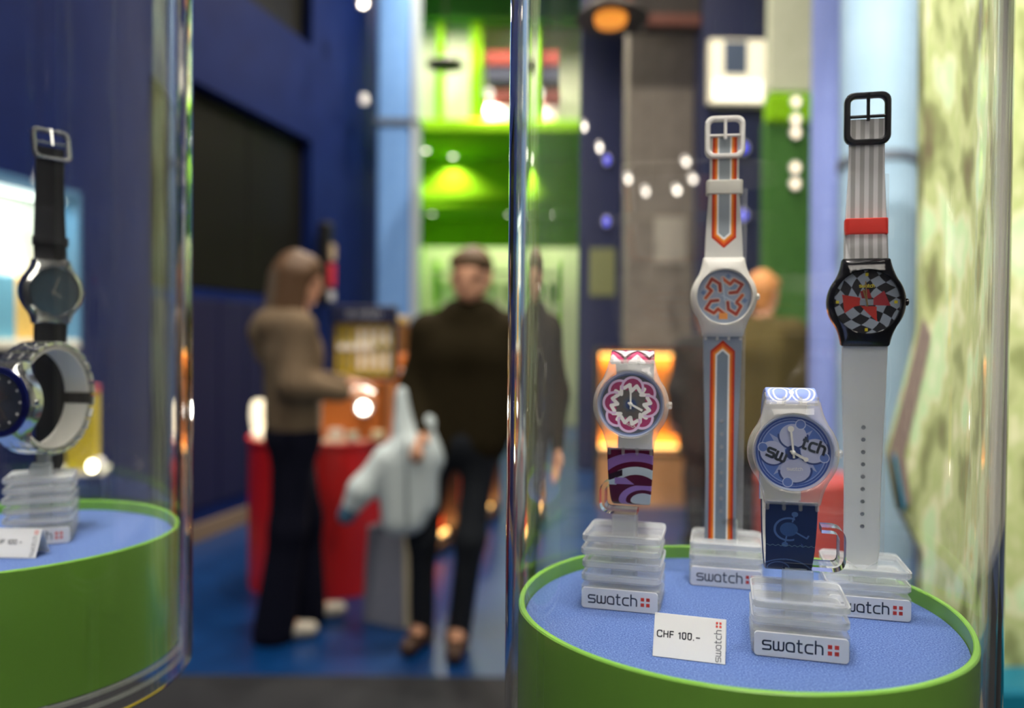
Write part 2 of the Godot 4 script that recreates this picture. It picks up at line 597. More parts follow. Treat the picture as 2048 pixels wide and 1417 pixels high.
	box("light_panel", glow("cream_glow", Color(1.0, 0.97, 0.86), 0.8), t, Vector3(0, 0, 0.022), Vector3(0.48, 0.5, 0.01), 0.004, 0.02)
	box("picture", mat("grey_blue_print", rgb(92, 110, 140), 0.6), t, Vector3(-0.02, 0.11, 0.03), Vector3(0.2, 0.26, 0.012), 0.004)
	area(t, Vector3(0, -0.15, 0.04), Vector3(0, -0.15, 1), 0.03, Color(1.0, 0.97, 0.86), Vector2(0.42, 0.16))
	for r in [[0.82, 3.27, -8.46], [0.82, 2.626, -8.46], [1.85, 2.93, -6.47], [1.85, 2.39, -6.47]]:
		var l := thing("indicator_lamp", "small vivid blue indicator lamp on a navy pillar", "lamp", Vector3(r[0], r[1], r[2]), 0.0, "blue pillar lamps")
		mb = MB.new()
		mb.lathe([Vector2(0.05, 0.0), Vector2(0.05, 0.02), Vector2(0.04, 0.026)], 20, Vector3.ZERO, false, 3, Basis(Vector3.RIGHT, PI / 2))
		part(mb, "bezel", mat("lamp_housing"), l)
		mb = MB.new()
		mb.lathe([Vector2(0.036, 0.02), Vector2(0.03, 0.034), Vector2(0.014, 0.04)], 20, Vector3.ZERO, false, 3, Basis(Vector3.RIGHT, PI / 2))
		part(mb, "lens", glow("blue_glow", Color(0.08, 0.16, 1.0), 1.6), l)
	# green partition; its row of glowing discs stands in for reflected lights
	t = thing("partition", "tall green partition with pale top right of the navy pillar", "partition", Vector3(1.95, 0, -5.6))
	t.set_meta("kind", "structure")
	box("panel", grained("mid_green", rgb(64, 112, 52), rgb(76, 126, 60), 1.0, 0.6), t, Vector3(0, 1.45, 0), Vector3(0.38, 2.9, 0.12), 0.01)
	box("top_panel", pale, t, Vector3(0.02, 3.75, 0), Vector3(0.36, 1.3, 0.12), 0.01)
	box("band", green, t, Vector3(0, 2.98, 0.02), Vector3(0.36, 0.2, 0.14), 0.02)
	for k in 5:
		downlight(Vector3(1.97, 3.02 - [0.0, 0.12, 0.21, 0.45, 0.56][k], -5.5), Vector3(-0.1, -0.2, 1), 0.0, 2.4, "round warm glow of a reflected light in the vertical row on the green partition", "reflected lights on the green partition", 0.03)
	# right-hand light blue columns
	var peri := grained("periwinkle_paint", rgb(140, 158, 226), rgb(150, 168, 234), 1.0, 0.5, 0.01)
	t = thing("column", "slim periwinkle blue column beside the wide pale blue one", "column", Vector3(1.46, 0, -3.62))
	t.set_meta("kind", "structure")
	mb = MB.new()
	mb.lathe([Vector2(0.085, 0), Vector2(0.085, 5.44)], 32)
	part(mb, "shaft", peri, t)
	t = thing("column", "wide round pale blue column behind the black cased watch", "column", Vector3(1.46, 0, -3.05))
	t.set_meta("kind", "structure")
	mb = MB.new()
	mb.lathe([Vector2(0.17, 0), Vector2(0.17, 5.44)], 48)
	part(mb, "shaft", grained("pale_blue_paint", rgb(158, 190, 218), rgb(168, 198, 224), 1.2, 0.5, 0.01), t)
	mb = MB.new()
	mb.lathe([Vector2(0.173, 2.03), Vector2(0.18, 2.035), Vector2(0.18, 2.065), Vector2(0.173, 2.07)], 48)
	part(mb, "band", mat("grey_band"), t)
	# far counter with warm backlit panels
	var dark := mat("counter_dark", rgb(50, 40, 40), 0.4)
	t = thing("light_counter", "far counter with two orange niches lit by warm tube lamps", "counter", Vector3(0.985, 0, -6.66))
	box("back_panel", mat("orange_laminate", rgb(242, 160, 74), 0.6), t, Vector3(0, 0.86, -0.2), Vector3(0.86, 0.9, 0.03), 0.003)
	box("foot_panel", mat("tan_laminate", rgb(190, 140, 90), 0.5), t, Vector3(0, 0.21, 0.03), Vector3(0.86, 0.42, 0.04), 0.004)
	box("top_board", dark, t, Vector3(0, 1.3, -0.08), Vector3(0.86, 0.03, 0.28), 0.004)
	box("shelf_board", dark, t, Vector3(0, 0.77, -0.08), Vector3(0.84, 0.03, 0.26), 0.004)
	box("foot_board", dark, t, Vector3(0, 0.43, -0.08), Vector3(0.86, 0.03, 0.28), 0.004)
	for x in [-0.415, 0.415]:
		box("side_board", dark, t, Vector3(x, 0.65, -0.08), Vector3(0.03, 1.28, 0.26), 0.004)
	tube_lamp(t, Vector3(0, 1.25, -0.14), 0.78, -1.0, 0.22)
	tube_lamp(t, Vector3(0, 0.48, -0.14), 0.78, 1.0, 0.22)
	# lit plinth behind the legs: red niches with a warm tube lamp at the bottom of each
	var p := thing("lit_plinth", "low plinth of red niches lit by warm tube lamps behind the brown coated person's legs", "plinth", Vector3(-0.29, 0, -5.57), 1.25)
	box("back_panel", mat("red_orange_laminate", rgb(216, 74, 34), 0.6), p, Vector3(0, 0.36, -0.11), Vector3(1.3, 0.72, 0.02), 0.003)
	box("top_board", dark, p, Vector3(0, 0.705, -0.05), Vector3(1.3, 0.03, 0.12), 0.004)
	box("foot_board", dark, p, Vector3(0, 0.03, -0.05), Vector3(1.3, 0.06, 0.12), 0.004)
	for x in [-0.635, -0.225, 0.225, 0.635]:
		box("divider", dark, p, Vector3(x, 0.37, -0.05), Vector3(0.03, 0.66, 0.12), 0.004)
	for x in [-0.43, 0.0, 0.43]:
		tube_lamp(p, Vector3(x, 0.095, -0.06), 0.34, 1.0, 0.12)
	# wide orange pendant lamp
	t = thing("pendant_lamp", "wide dark pendant lamp with a glowing orange underside", "lamp", Vector3(0.50, 3.36, -5.0))
	mb = MB.new()
	mb.lathe([Vector2(0.03, 0.14), Vector2(0.1, 0.12), Vector2(0.25, 0.03), Vector2(0.28, 0.0), Vector2(0.27, -0.006), Vector2(0.13, 0.01)], 36, Vector3.ZERO, false, 1)
	part(mb, "shade", mat("dark_brown_metal"), t, 35, false)
	mb = MB.new()
	mb.lathe([Vector2(0.13, 0.012), Vector2(0.12, -0.02), Vector2(0.06, -0.032)], 32)
	part(mb, "diffuser", glow("orange_glow", Color(1.0, 0.62, 0.22), 1.0), t)
	mb = MB.new()
	mb.tube([Vector3(0, 0.13, 0), Vector3(0, 2.1, 0)], 0.006, 6)
	part(mb, "cord", mat("dark_brown_metal"), t)
	spot(t, Vector3(0, -0.05, 0), Vector3(0, -1, 0), 1.0, Color(1.0, 0.7, 0.35), 60, 0.1)
	# dark hanging board with reddish boxes, top of the cylinder
	t = thing("hanging_board", "dark brown overhead board between the pillars", "board", Vector3(1.05, 4.35, -6.6))
	box("board", mat("umber_board", rgb(58, 50, 44), 0.6), t, Vector3(0, 0.05, -0.03), Vector3(1.1, 1.0, 0.06), 0.01)
	for x in [-0.5, 0.5]:
		mb = MB.new()
		mb.tube([Vector3(x, 0.55, -0.03), Vector3(x, 1.1, -0.03)], 0.008, 6)
		part(mb, "hanger", mat("lamp_housing"), t)
	for r in [[-0.32, -0.2, 0.3, 0.16, rgb(150, 74, 42)], [0.42, 0.1, 0.16, 0.22, rgb(190, 66, 50)], [-0.3, 0.35, 0.3, 0.14, rgb(130, 60, 52)], [0.2, -0.36, 0.5, 0.1, rgb(120, 66, 50)]]:
		box("patch", mat("patch_%d" % int(r[0] * 100), r[4], 0.6), t, Vector3(r[0], r[1], 0.02), Vector3(r[2], r[3], 0.04), 0.01)
	# red pedestal behind the right stands
	t = thing("red_pedestal", "plain red round pedestal behind the blue dial watch", "pedestal", Vector3(0.96, 0, -2.55))
	mb = MB.new()
	mb.lathe([Vector2(0.17, 0), Vector2(0.17, 0.93), Vector2(0.16, 0.94)], 40)
	part(mb, "drum", mat("dusty_red", rgb(150, 52, 48), 0.5), t)
	mb = MB.new()
	mb.lathe([Vector2(0.175, 0.0), Vector2(0.175, 0.03)], 40)
	part(mb, "foot_ring", mat("lamp_housing"), t)
	_right_shelf()
	_left_wall_things()

# warm tube lamp on a dark batten, shining up (1) or down (-1) along the panel behind it
func tube_lamp(parent: Node3D, at: Vector3, length: float, up: float, energy: float) -> void:
	box("batten", mat("lamp_housing"), parent, at - Vector3(0, 0.018 * up, 0), Vector3(length, 0.012, 0.04), 0.002)
	var mb := MB.new()
	mb.tube([at + Vector3(-length / 2, 0, 0), at + Vector3(length / 2, 0, 0)], 0.011, 10)
	part(mb, "tube_lamp", glow("warm_tube_glow", Color(1.0, 0.80, 0.45), 4.0), parent)
	area(parent, at + Vector3(0, 0.013 * up, 0), at + Vector3(0, 1.0 * up, -0.35), energy, Color(1.0, 0.80, 0.45), Vector2(length, 0.02))

func _right_shelf() -> void:
	# free-standing printed board, blotched sage, cream and brown, on a teal plinth
	var t := thing("printed_board", "tall board with a blotched sage and cream print beside the big cylinder", "board", Vector3(0, 0, -1.9))
	var m := mat("blotch_print", Color.WHITE, 0.6)
	var nt := noise_tex(31, 0.012, Color.BLACK, Color.WHITE, 4)
	var g := Gradient.new()
	g.offsets = PackedFloat32Array([0.0, 0.3, 0.42, 0.5, 0.58, 0.68, 1.0])
	g.colors = PackedColorArray([rgb(96, 84, 66), rgb(134, 146, 96), rgb(180, 190, 140), rgb(160, 176, 118), rgb(206, 208, 172), rgb(176, 208, 160), rgb(226, 224, 200)])
	nt.color_ramp = g
	m.albedo_texture = nt
	m.uv1_triplanar = true
	m.uv1_scale = Vector3(0.8, 0.45, 0.8)
	m.metallic_specular = 0.3
	var mb := MB.new()
	mb.prism(PackedVector2Array([Vector2(1.03, 2.5), Vector2(1.035, 1.40), Vector2(0.94, 1.10), Vector2(0.975, 0.97), Vector2(1.05, 0.86), Vector2(1.05, 0.60), Vector2(1.75, 0.60), Vector2(1.75, 2.5)]), -0.02, 0.02)
	part(mb, "panel", m, t)
	mb = MB.new()
	mb.prism(PackedVector2Array([Vector2(1.035, 1.42), Vector2(0.932, 1.10), Vector2(0.967, 0.975), Vector2(1.0, 0.985), Vector2(0.975, 1.10), Vector2(1.06, 1.38)]), 0.018, 0.034)
	part(mb, "edge_binding", grained("taupe_binding", rgb(112, 100, 96), rgb(140, 126, 116), 4.0, 0.7), t)
	mb = MB.new()
	mb.prism(PackedVector2Array([Vector2(0.936, 1.10), Vector2(0.970, 0.968), Vector2(0.979, 0.975), Vector2(0.946, 1.10)]), 0.034, 0.040)
	part(mb, "edge_tape", mat("teal_paint", rgb(20, 120, 150), 0.4), t)
	box("plinth", mat("teal_paint"), t, Vector3(1.42, 0.30, 0), Vector3(0.8, 0.60, 0.3), 0.01)
	mb = MB.new()
	mb.prism(PackedVector2Array([Vector2(1.2, 0.32), Vector2(1.42, 0.52), Vector2(1.5, 0.45), Vector2(1.3, 0.2)]), 0.15, 0.158)
	part(mb, "sticker", mat("cream_paper", rgb(222, 208, 168), 0.7), t)

func _left_wall_things() -> void:
	# bright wall showcase seen through the left cylinder
	var turn := atan2(8.3 + 2.9, wall_x(8.3) - wall_x(-2.9))
	var t := thing("wall_showcase", "bright white wall showcase behind the black strap watch", "showcase", Vector3(wall_x(3.75) + 0.16, 1.7, -3.75), turn)
	box("back_panel", mat("showcase_white", rgb(226, 228, 214), 0.6), t, Vector3(0, 0, -0.1), Vector3(0.66, 0.72, 0.04), 0.004)
	for x in [-0.34, 0.34]:
		box("side_panel", mat("showcase_blue", rgb(70, 120, 160), 0.5), t, Vector3(x, 0, 0), Vector3(0.03, 0.76, 0.24), 0.004)
	box("top_panel", mat("showcase_blue"), t, Vector3(0, 0.37, 0), Vector3(0.7, 0.04, 0.24), 0.004)
	box("floor_panel", mat("showcase_white"), t, Vector3(0, -0.37, 0), Vector3(0.7, 0.04, 0.24), 0.004)
	box("tube_lamp", glow("showcase_glow", Color(0.95, 1.0, 0.95), 2.0), t, Vector3(0, 0.335, 0.05), Vector3(0.56, 0.02, 0.04), 0.004)
	area(t, Vector3(0, 0.32, 0.05), Vector3(0, 0, 0.0), 0.25, Color(0.95, 1.0, 0.95), Vector2(0.5, 0.05))
	box("mount", mat("lamp_housing"), t, Vector3(0, 0, -0.13), Vector3(0.3, 0.3, 0.04), 0.004)
	for r in [[-0.14, rgb(96, 160, 190)], [0.12, rgb(214, 170, 90)]]:
		var bt := Basis(Vector3.UP, turn)
		tag(box("gift_box", mat("gift_%d" % int(r[0] * 100), r[1], 0.5), self, t.position + bt * Vector3(r[0], -0.2, 0.02), Vector3(0.16, 0.3, 0.12), 0.01, 0.0, turn), "teal box inside the bright wall showcase" if r[0] < 0 else "amber box inside the bright wall showcase", "box", "boxes in the wall showcase")
	downlight(Vector3(-2.16, 2.07, -3.7), Vector3(-0.2, -1, 0.1), 1.0, 8.0, "small bright lamp above the white wall showcase", "", 0.024, Color(1.0, 0.96, 0.88), 50, 3.4)
	# yellow display box on a plinth
	t = thing("display_plinth", "slim navy plinth under the yellow box by the blue wall", "plinth", Vector3(-1.7, 0, -3.25), 0.3)
	box("body", mat("navy_paint"), t, Vector3(0, 0.41, 0), Vector3(0.2, 0.82, 0.2), 0.008)
	box("cap", mat("showcase_white"), t, Vector3(0, 0.823, 0), Vector3(0.22, 0.012, 0.22), 0.003)
	var y := tag(box("yellow_box", mat("yellow_card", rgb(216, 196, 40), 0.5), self, Vector3(-1.7, 0.986, -3.25), Vector3(0.13, 0.31, 0.12), 0.008, 0.0, 0.3), "yellow box standing on the slim navy plinth", "box")
	box("lid", mat("pink_card", rgb(190, 70, 80), 0.5), y, Vector3(0, 0.165, 0), Vector3(0.135, 0.03, 0.125), 0.004)
	downlight(Vector3(-1.605, 0.858, -3.16), Vector3(0.0, 0.0, 1), 0.15, 7.0, "tiny lamp clipped beside the yellow box", "", 0.02, Color(1.0, 0.96, 0.8), 50)
	# black post with a red label on the blue wall
	t = thing("wall_post", "slim black wall post with red and white tags above the yellow display", "post", Vector3(-1.64, 1.66, -6.95), turn)
	box("post", mat("black_plastic", rgb(20, 20, 22), 0.4), t, Vector3(0, 0.36, 0.02), Vector3(0.13, 0.72, 0.1), 0.02)
	box("tag", mat("red_tag", rgb(196, 40, 56), 0.5), t, Vector3(0.0, 0.26, 0.075), Vector3(0.11, 0.2, 0.02), 0.006)
	box("tag", mat("sand_tag", rgb(180, 160, 130), 0.5), t, Vector3(0.02, 0.46, 0.075), Vector3(0.09, 0.14, 0.02), 0.006)
	box("tag", mat("white_tag", rgb(200, 200, 204), 0.5), t, Vector3(0.0, 0.08, 0.075), Vector3(0.1, 0.08, 0.02), 0.006)

# ------------------------------------------------------------------ red counter with its displays
func _counter() -> void:
	var red := mat("red_lacquer", rgb(196, 28, 28), 0.35)
	var t := thing("red_counter", "round red counter between the two visitors", "counter", Vector3(-1.06, 0, -4.56))
	var mb := MB.new()
	mb.lathe([Vector2(0.42, 0), Vector2(0.42, 0.79), Vector2(0.43, 0.795), Vector2(0.43, 0.815), Vector2(0.425, 0.82)], 64)
	part(mb, "drum", red, t)
	mb = MB.new()
	mb.lathe([Vector2(0.40, 0.82), Vector2(0.40, 0.828)], 64)
	part(mb, "worktop", mat("pale_top", rgb(226, 214, 190), 0.3), t)
	# copper orange acrylic cube
	t = thing("acrylic_cube", "copper orange lit acrylic cube on the red counter", "display cube", Vector3(-0.85, 0.829, -4.42))
	var oc := mat("copper_acrylic", rgb(214, 124, 60), 0.3)
	box("back_panel", oc, t, Vector3(0, 0.15, -0.11), Vector3(0.36, 0.3, 0.015), 0.003)
	box("front_panel", oc, t, Vector3(-0.02, 0.15, 0.1), Vector3(0.32, 0.3, 0.012), 0.003)
	for x in [-0.172, 0.172]:
		box("side_panel", oc, t, Vector3(x, 0.15, 0), Vector3(0.014, 0.3, 0.2), 0.003)
	box("top_panel", oc, t, Vector3(0, 0.305, 0), Vector3(0.36, 0.012, 0.23), 0.003)
	downlight(Vector3(-0.785, 1.003, -4.234), Vector3(0, 0.05, 1), 0.35, 14.0, "brilliant round glow on the front of the copper cube", "", 0.034, Color(1.0, 0.97, 0.9), 60)  # glowing disc stands in for a bright reflection on the copper panel
	for r in [[-0.93, -4.24, 0.07, 0.06, rgb(236, 226, 210), "small cream carton beside the brilliant round glow, on the red counter"], [-0.84, -4.23, 0.05, 0.045, rgb(222, 228, 200), "low pale green carton on the edge of the red counter"], [-0.71, -4.25, 0.06, 0.05, rgb(230, 214, 170), "straw coloured carton on the edge of the red counter"]]:
		tag(box("carton", mat("carton_%d" % int(-r[0] * 100), r[4], 0.6), self, Vector3(r[0], 0.8285 + r[3] / 2, r[1]), Vector3(r[2], r[3], 0.05), 0.004), r[5], "carton", "cartons on the red counter")
	# yellow watch display in a navy frame, standing on the cube
	t = thing("watch_display", "navy framed yellow display with a row of small watches", "display", Vector3(-0.815, 1.141, -4.42))
	var nv := mat("navy_plastic", rgb(20, 30, 66), 0.4)
	box("back_panel", mat("yellow_panel", rgb(210, 180, 30), 0.5), t, Vector3(0, 0.165, -0.02), Vector3(0.34, 0.31, 0.02), 0.003)
	for x in [-0.172, 0.172]:
		box("side_rail", nv, t, Vector3(x, 0.2, 0), Vector3(0.02, 0.4, 0.07), 0.003)
	box("foot_rail", nv, t, Vector3(0, 0.012, 0), Vector3(0.36, 0.024, 0.07), 0.003)
	var hd := box("header", nv, t, Vector3(0, 0.36, 0), Vector3(0.36, 0.1, 0.07), 0.006)
	logo(hd, Vector3(0, 0, 0.0355), 0.028, mat("white_ink", rgb(210, 214, 222), 0.5), Basis(), false)
	var sc := [rgb(120, 124, 90), rgb(150, 146, 110), rgb(200, 190, 150), rgb(208, 120, 30), rgb(206, 132, 40), rgb(190, 150, 60)]
	for k in 6:
		var s := box("strap", mat("mini_%d" % k, sc[k], 0.5), t, Vector3(-0.125 + k * 0.05, 0.17, -0.004), Vector3(0.022, 0.23, 0.006), 0.002)
		mb = MB.new()
		mb.lathe([Vector2(0.02, 0), Vector2(0.02, 0.008), Vector2(0.016, 0.011)], 20, Vector3(0, 0.01, 0.003), false, 3, Basis(Vector3.RIGHT, PI / 2))
		part(mb, "dial", mat("mini_%d" % ((k + 2) % 6)), s)
	# white glowing cup lamp at the counter's rim
	t = thing("cup_lamp", "white glowing cup lamp on the rim of the red counter", "lamp", Vector3(-1.42, 0.8285, -4.50))
	mb = MB.new()
	mb.lathe([Vector2(0.045, 0), Vector2(0.046, 0.012), Vector2(0.03, 0.018), Vector2(0.03, 0.02)], 28)
	part(mb, "base", mat("lamp_housing"), t)
	mb = MB.new()
	mb.lathe([Vector2(0.03, 0.018), Vector2(0.042, 0.04), Vector2(0.05, 0.1), Vector2(0.046, 0.165), Vector2(0.03, 0.19)], 28)
	part(mb, "shade", glow("cup_glow", Color(1.0, 0.95, 0.82), 1.3), t)
	var l := OmniLight3D.new()
	l.name = "omni_light"
	t.add_child(l)
	l.position = Vector3(0, 0.1, 0)
	l.light_energy = 0.05
	l.light_color = Color(1.0, 0.95, 0.82)
	l.light_size = 0.04
	l.omni_range = 20.0
	l.omni_attenuation = 2.0
	l.shadow_enabled = true
	# pedestal with an orange case and a tin, right of the counter
	t = thing("navy_pedestal", "navy pedestal behind the brown coated person's arm", "pedestal", Vector3(-0.72, 0, -5.25))
	box("body", nv, t, Vector3(0, 0.49, 0), Vector3(0.26, 0.98, 0.26), 0.01)
	box("cap", nv, t, Vector3(0, 0.985, 0), Vector3(0.28, 0.012, 0.28), 0.003)
	var oc2 := tag(box("orange_case", mat("orange_case", rgb(206, 112, 20), 0.45), self, Vector3(-0.70, 1.135, -5.25), Vector3(0.2, 0.285, 0.16), 0.03, 0.05), "rounded orange case on the navy pedestal", "case")
	box("clasp", mat("lamp_housing"), oc2, Vector3(0, 0.03, 0.083), Vector3(0.04, 0.03, 0.012), 0.004)
	t = thing("tin", "brown and gold tin on top of the orange case", "tin", Vector3(-0.74, 1.279, -5.25))
	mb = MB.new()
	mb.lathe([Vector2(0.06, 0), Vector2(0.062, 0.004), Vector2(0.062, 0.19), Vector2(0.06, 0.2)], 28)
	part(mb, "body", mat("brown_tin", rgb(120, 80, 36), 0.4), t)
	mb = MB.new()
	mb.lathe([Vector2(0.064, 0.2), Vector2(0.064, 0.235), Vector2(0.058, 0.24)], 28)
	part(mb, "lid", mat("gold_tin", rgb(206, 180, 110), 0.35), t)

# ------------------------------------------------------------------ showcases
const FELT := 1.238
const CASE_R := Vector3(0.1015, 0, -0.3592)
const CASE_L := Vector3(-0.3010, 0, -0.475)

func showcase(called: String, label: String, at: Vector3) -> void:
	var t := thing(called, label, "showcase", at)
	var glass := mat("clear_acrylic", Color(1, 1, 1, 0.0), 0.0)
	glass.transparency = BaseMaterial3D.TRANSPARENCY_ALPHA
	glass.refraction_enabled = true
	glass.refraction_scale = 0.049
	var mb := MB.new()
	mb.lathe([Vector2(0.1000, 1.159), Vector2(0.1006, 1.158), Vector2(0.1030, 1.158), Vector2(0.1036, 1.159), Vector2(0.1036, 1.98), Vector2(0.1000, 1.98)], 160, Vector3.ZERO, true)
	part(mb, "tube", glass, t, 30)
	var ring := clear("frosted_ring", rgb(225, 232, 228), 0.55, 0.3)
	for y in [1.1655, 1.172]:
		mb = MB.new()
		mb.lathe([Vector2(0.0972, y - 0.001), Vector2(0.0994, y - 0.001), Vector2(0.0994, y + 0.001), Vector2(0.0972, y + 0.001)], 96, Vector3.ZERO, true)
		part(mb, "foot_ring", ring, t)
	var green := mat("green_acrylic", rgb(128, 184, 74), 0.25)
	mb = MB.new()
	mb.lathe([Vector2(0.06, 1.173), Vector2(0.0962, 1.173), Vector2(0.0968, 1.1736), Vector2(0.0968, 1.2428), Vector2(0.0941, 1.2428), Vector2(0.0941, 1.233), Vector2(0.06, 1.233)], 128)
	part(mb, "drum", green, t, 30)
	mb = MB.new()
	mb.lathe([Vector2(0.0968, 1.2428), Vector2(0.0968, 1.2440), Vector2(0.0963, 1.2446), Vector2(0.0946, 1.2446), Vector2(0.0941, 1.2441), Vector2(0.0941, 1.2428)], 128, Vector3.ZERO, true)
	part(mb, "rim_edge", green, t, 30)
	var felt := mat("blue_felt", Color.WHITE, 0.95)
	felt.albedo_texture = noise_tex(9, 0.07, rgb(40, 70, 142), rgb(138, 166, 216), 5)
	felt.uv1_triplanar = true
	felt.uv1_scale = Vector3.ONE * 26.0
	felt.rim_enabled = true
	felt.rim = 0.12
	felt.rim_tint = 0.6
	felt.heightmap_enabled = true
	felt.heightmap_scale = 0.04
	felt.heightmap_texture = noise_tex(12, 0.16, Color.BLACK, Color.WHITE, 3)
	mb = MB.new()
	mb.lathe([Vector2(0.0938, FELT - 0.004), Vector2(0.0938, FELT - 0.0006), Vector2(0.0932, FELT), Vector2(0.05, FELT)], 128)
	part(mb, "felt", felt, t)
	# cap with the case lamp, and the pole under the drum
	mb = MB.new()
	mb.lathe([Vector2(0.05, 1.955), Vector2(0.0985, 1.955), Vector2(0.0985, 1.985), Vector2(0.108, 1.985), Vector2(0.108, 2.03), Vector2(0.1, 2.04)], 64)
	part(mb, "cap", mat("cap_metal", rgb(150, 154, 160), 0.35, 0.7), t)
	mb = MB.new()
	mb.lathe([Vector2(0.06, 0.0), Vector2(0.06, 0.01), Vector2(0.022, 0.03), Vector2(0.022, 1.173)], 32)
	part(mb, "pole", mat("cap_metal"), t)
	for k in 3:
		var a := TAU * k / 3.0 + 0.5
		var p := Vector3(cos(a) * 0.05, 1.950, sin(a) * 0.05 + 0.01)
		mb = MB.new()
		mb.lathe([Vector2(0.014, 0.005), Vector2(0.014, 0.0), Vector2(0.010, -0.003)], 20, p)
		part(mb, "case_lamp", glow("case_lamp_glow", Color(1.0, 0.98, 0.94), 3.0), t)
		spot(t, p + Vector3(0, -0.006, 0), Vector3(p.x * 0.3, FELT, p.z * 0.3), CASE_LIGHT, Color(1.0, 0.98, 0.95), 24, 0.012, 0.5)

const CASE_LIGHT := 0.185

# ------------------------------------------------------------------ stands
func plate_ring(w: float, d: float, r: float) -> PackedVector2Array:
	var out := PackedVector2Array()
	for c in 4:
		for s in 5:
			var a := PI / 2 * (c + s / 4.0)
			out.append(Vector2((w / 2 - r) * (1 if c == 0 or c == 3 else -1) + cos(a) * r, (d / 2 - r) * (1 if c < 2 else -1) + sin(a) * r))
	return out

# local origin under the centre of the front face's bottom edge; front looks to +z
func stand(label: String, at: Vector3, turn: float, plates: int, post_h: float, word_on: bool, post := true) -> Node3D:
	var t := thing("watch_stand", label, "watch stand", at, turn, "acrylic watch stands")
	var fro := clear("frosted_acrylic", rgb(234, 238, 240), 0.3, 0.27)
	var lab := clear("label_acrylic", rgb(246, 248, 250), 0.9, 0.3)
	var w := 0.0362
	var d := 0.034
	var mb := MB.new()
	mb.rbox(Vector3(0, 0.0026, -d / 2), Vector3(w, 0.0048, d), 0.0007, 0.0025, 4)
	part(mb, "foot_plate", fro, t)
	mb = MB.new()
	mb.rbox(Vector3(0, 0.0078, -d / 2), Vector3(w, 0.0046, d), 0.0007, 0.0025, 4)
	part(mb, "base_plate", fro, t)
	# rounded label tile on the front
	mb = MB.new()
	var tile := PackedVector2Array()
	for p in plate_ring(w * 0.95, 0.0092, 0.0014):
		tile.append(p + Vector2(0, 0.0050))
	mb.prism(tile, 0.0, 0.0012)
	var tl := part(mb, "label_tile", lab, t)
	if word_on:
		logo(tl, Vector3(0, 0.0047, 0.00128), 0.00335, mat("dark_ink", rgb(34, 50, 72), 0.5))
	var y := 0.0118
	for k in plates:
		mb = MB.new()
		var sway := 0.0003 * sin(k * 2.3)
		mb.rbox(Vector3(sway, y + 0.0021, -d / 2 - sway), Vector3(w, 0.0040, d), 0.0007, 0.0035, 4)
		var pl := part(mb, "plate", fro, t)
		mb = MB.new()
		var o1 := plate_ring(w + 0.0002, d + 0.0002, 0.0036)
		var o2 := plate_ring(w - 0.0012, d - 0.0012, 0.0030)
		var rings := []
		for row in [[0.0, 0.0012], [0.0, 0.0032], [1.0, 0.0032], [1.0, 0.0012]]:
			var ring := PackedVector3Array()
			for i in o1.size():
				var q: Vector2 = o1[i].lerp(o2[i], row[0])
				ring.append(Vector3(q.x + sway, y + row[1] - 0.0001, q.y - d / 2 - sway))
			rings.append(ring)
		mb.loft(rings, true, 0, [], true)
		part(mb, "frosted_edge", clear("frosted_edge", rgb(240, 243, 245), 0.5, 0.3), pl, 30)
		y += 0.0060
	mb = MB.new()
	mb.rbox(Vector3(0, (0.0106 + y + post_h) / 2, -d / 2), Vector3(0.0115, y + post_h - 0.0106, 0.0105), 0.0006, 0.0012)
	part(mb, "post", clear("post_acrylic", rgb(232, 240, 243), 0.3, 0.28), t)
	t.set_meta("top", y + post_h)
	return t

# bent clear strip that carries a closed watch: from the post sideways, up, and back behind the strap
func bracket(t: Node3D, side: float, rise: float, reach: float) -> void:
	var y: float = t.get_meta("top")
	var pts := [Vector2(-side * 0.006, y + 0.0012), Vector2(side * reach, y + 0.0012), Vector2(side * reach, y + rise), Vector2(side * (reach - 0.008), y + rise)]
	var line := rounded(pts, 0.004, 6)
	var rings := []
	for i in line.size():
		var p: Vector2 = line[i]
		var q: Vector2 = (line[mini(i + 1, line.size() - 1)] - line[maxi(i - 1, 0)]).normalized()
		var n := Vector2(-q.y, q.x) * 0.0012
		var ring := PackedVector3Array()
		for c in [[1, 1], [-1, 1], [-1, -1], [1, -1]]:
			ring.append(Vector3(p.x + n.x * c[0], p.y + n.y * c[0], -0.017 + c[1] * 0.0045))
		rings.append(ring)
	var mb := MB.new()
	mb.loft(rings)
	part(mb, "bracket", solid("bracket_acrylic", rgb(250, 250, 246), 0.04), t)

func back_strip(t: Node3D, h: float, lean: float, clip: bool) -> void:
	var y: float = t.get_meta("top")
	var mb := MB.new()
	var b := Basis(Vector3.RIGHT, -lean)
	mb.rbox(Vector3(0, y - 0.004, -0.0126) + b * Vector3(0, h / 2, 0), Vector3(0.0165, h, 0.0012), 0.0004, 0.0006, 2, b)
	part(mb, "back_strip", clear("strip_acrylic", rgb(240, 244, 246), 0.10, 0.1), t)
	if not clip:
		return
	mb = MB.new()
	mb.rbox(Vector3(0, y + 0.0004, -0.0112), Vector3(0.0088, 0.0032, 0.0030), 0.0005, 0.001)
	part(mb, "clip", solid("bracket_acrylic", Color.WHITE, 0.04), t)

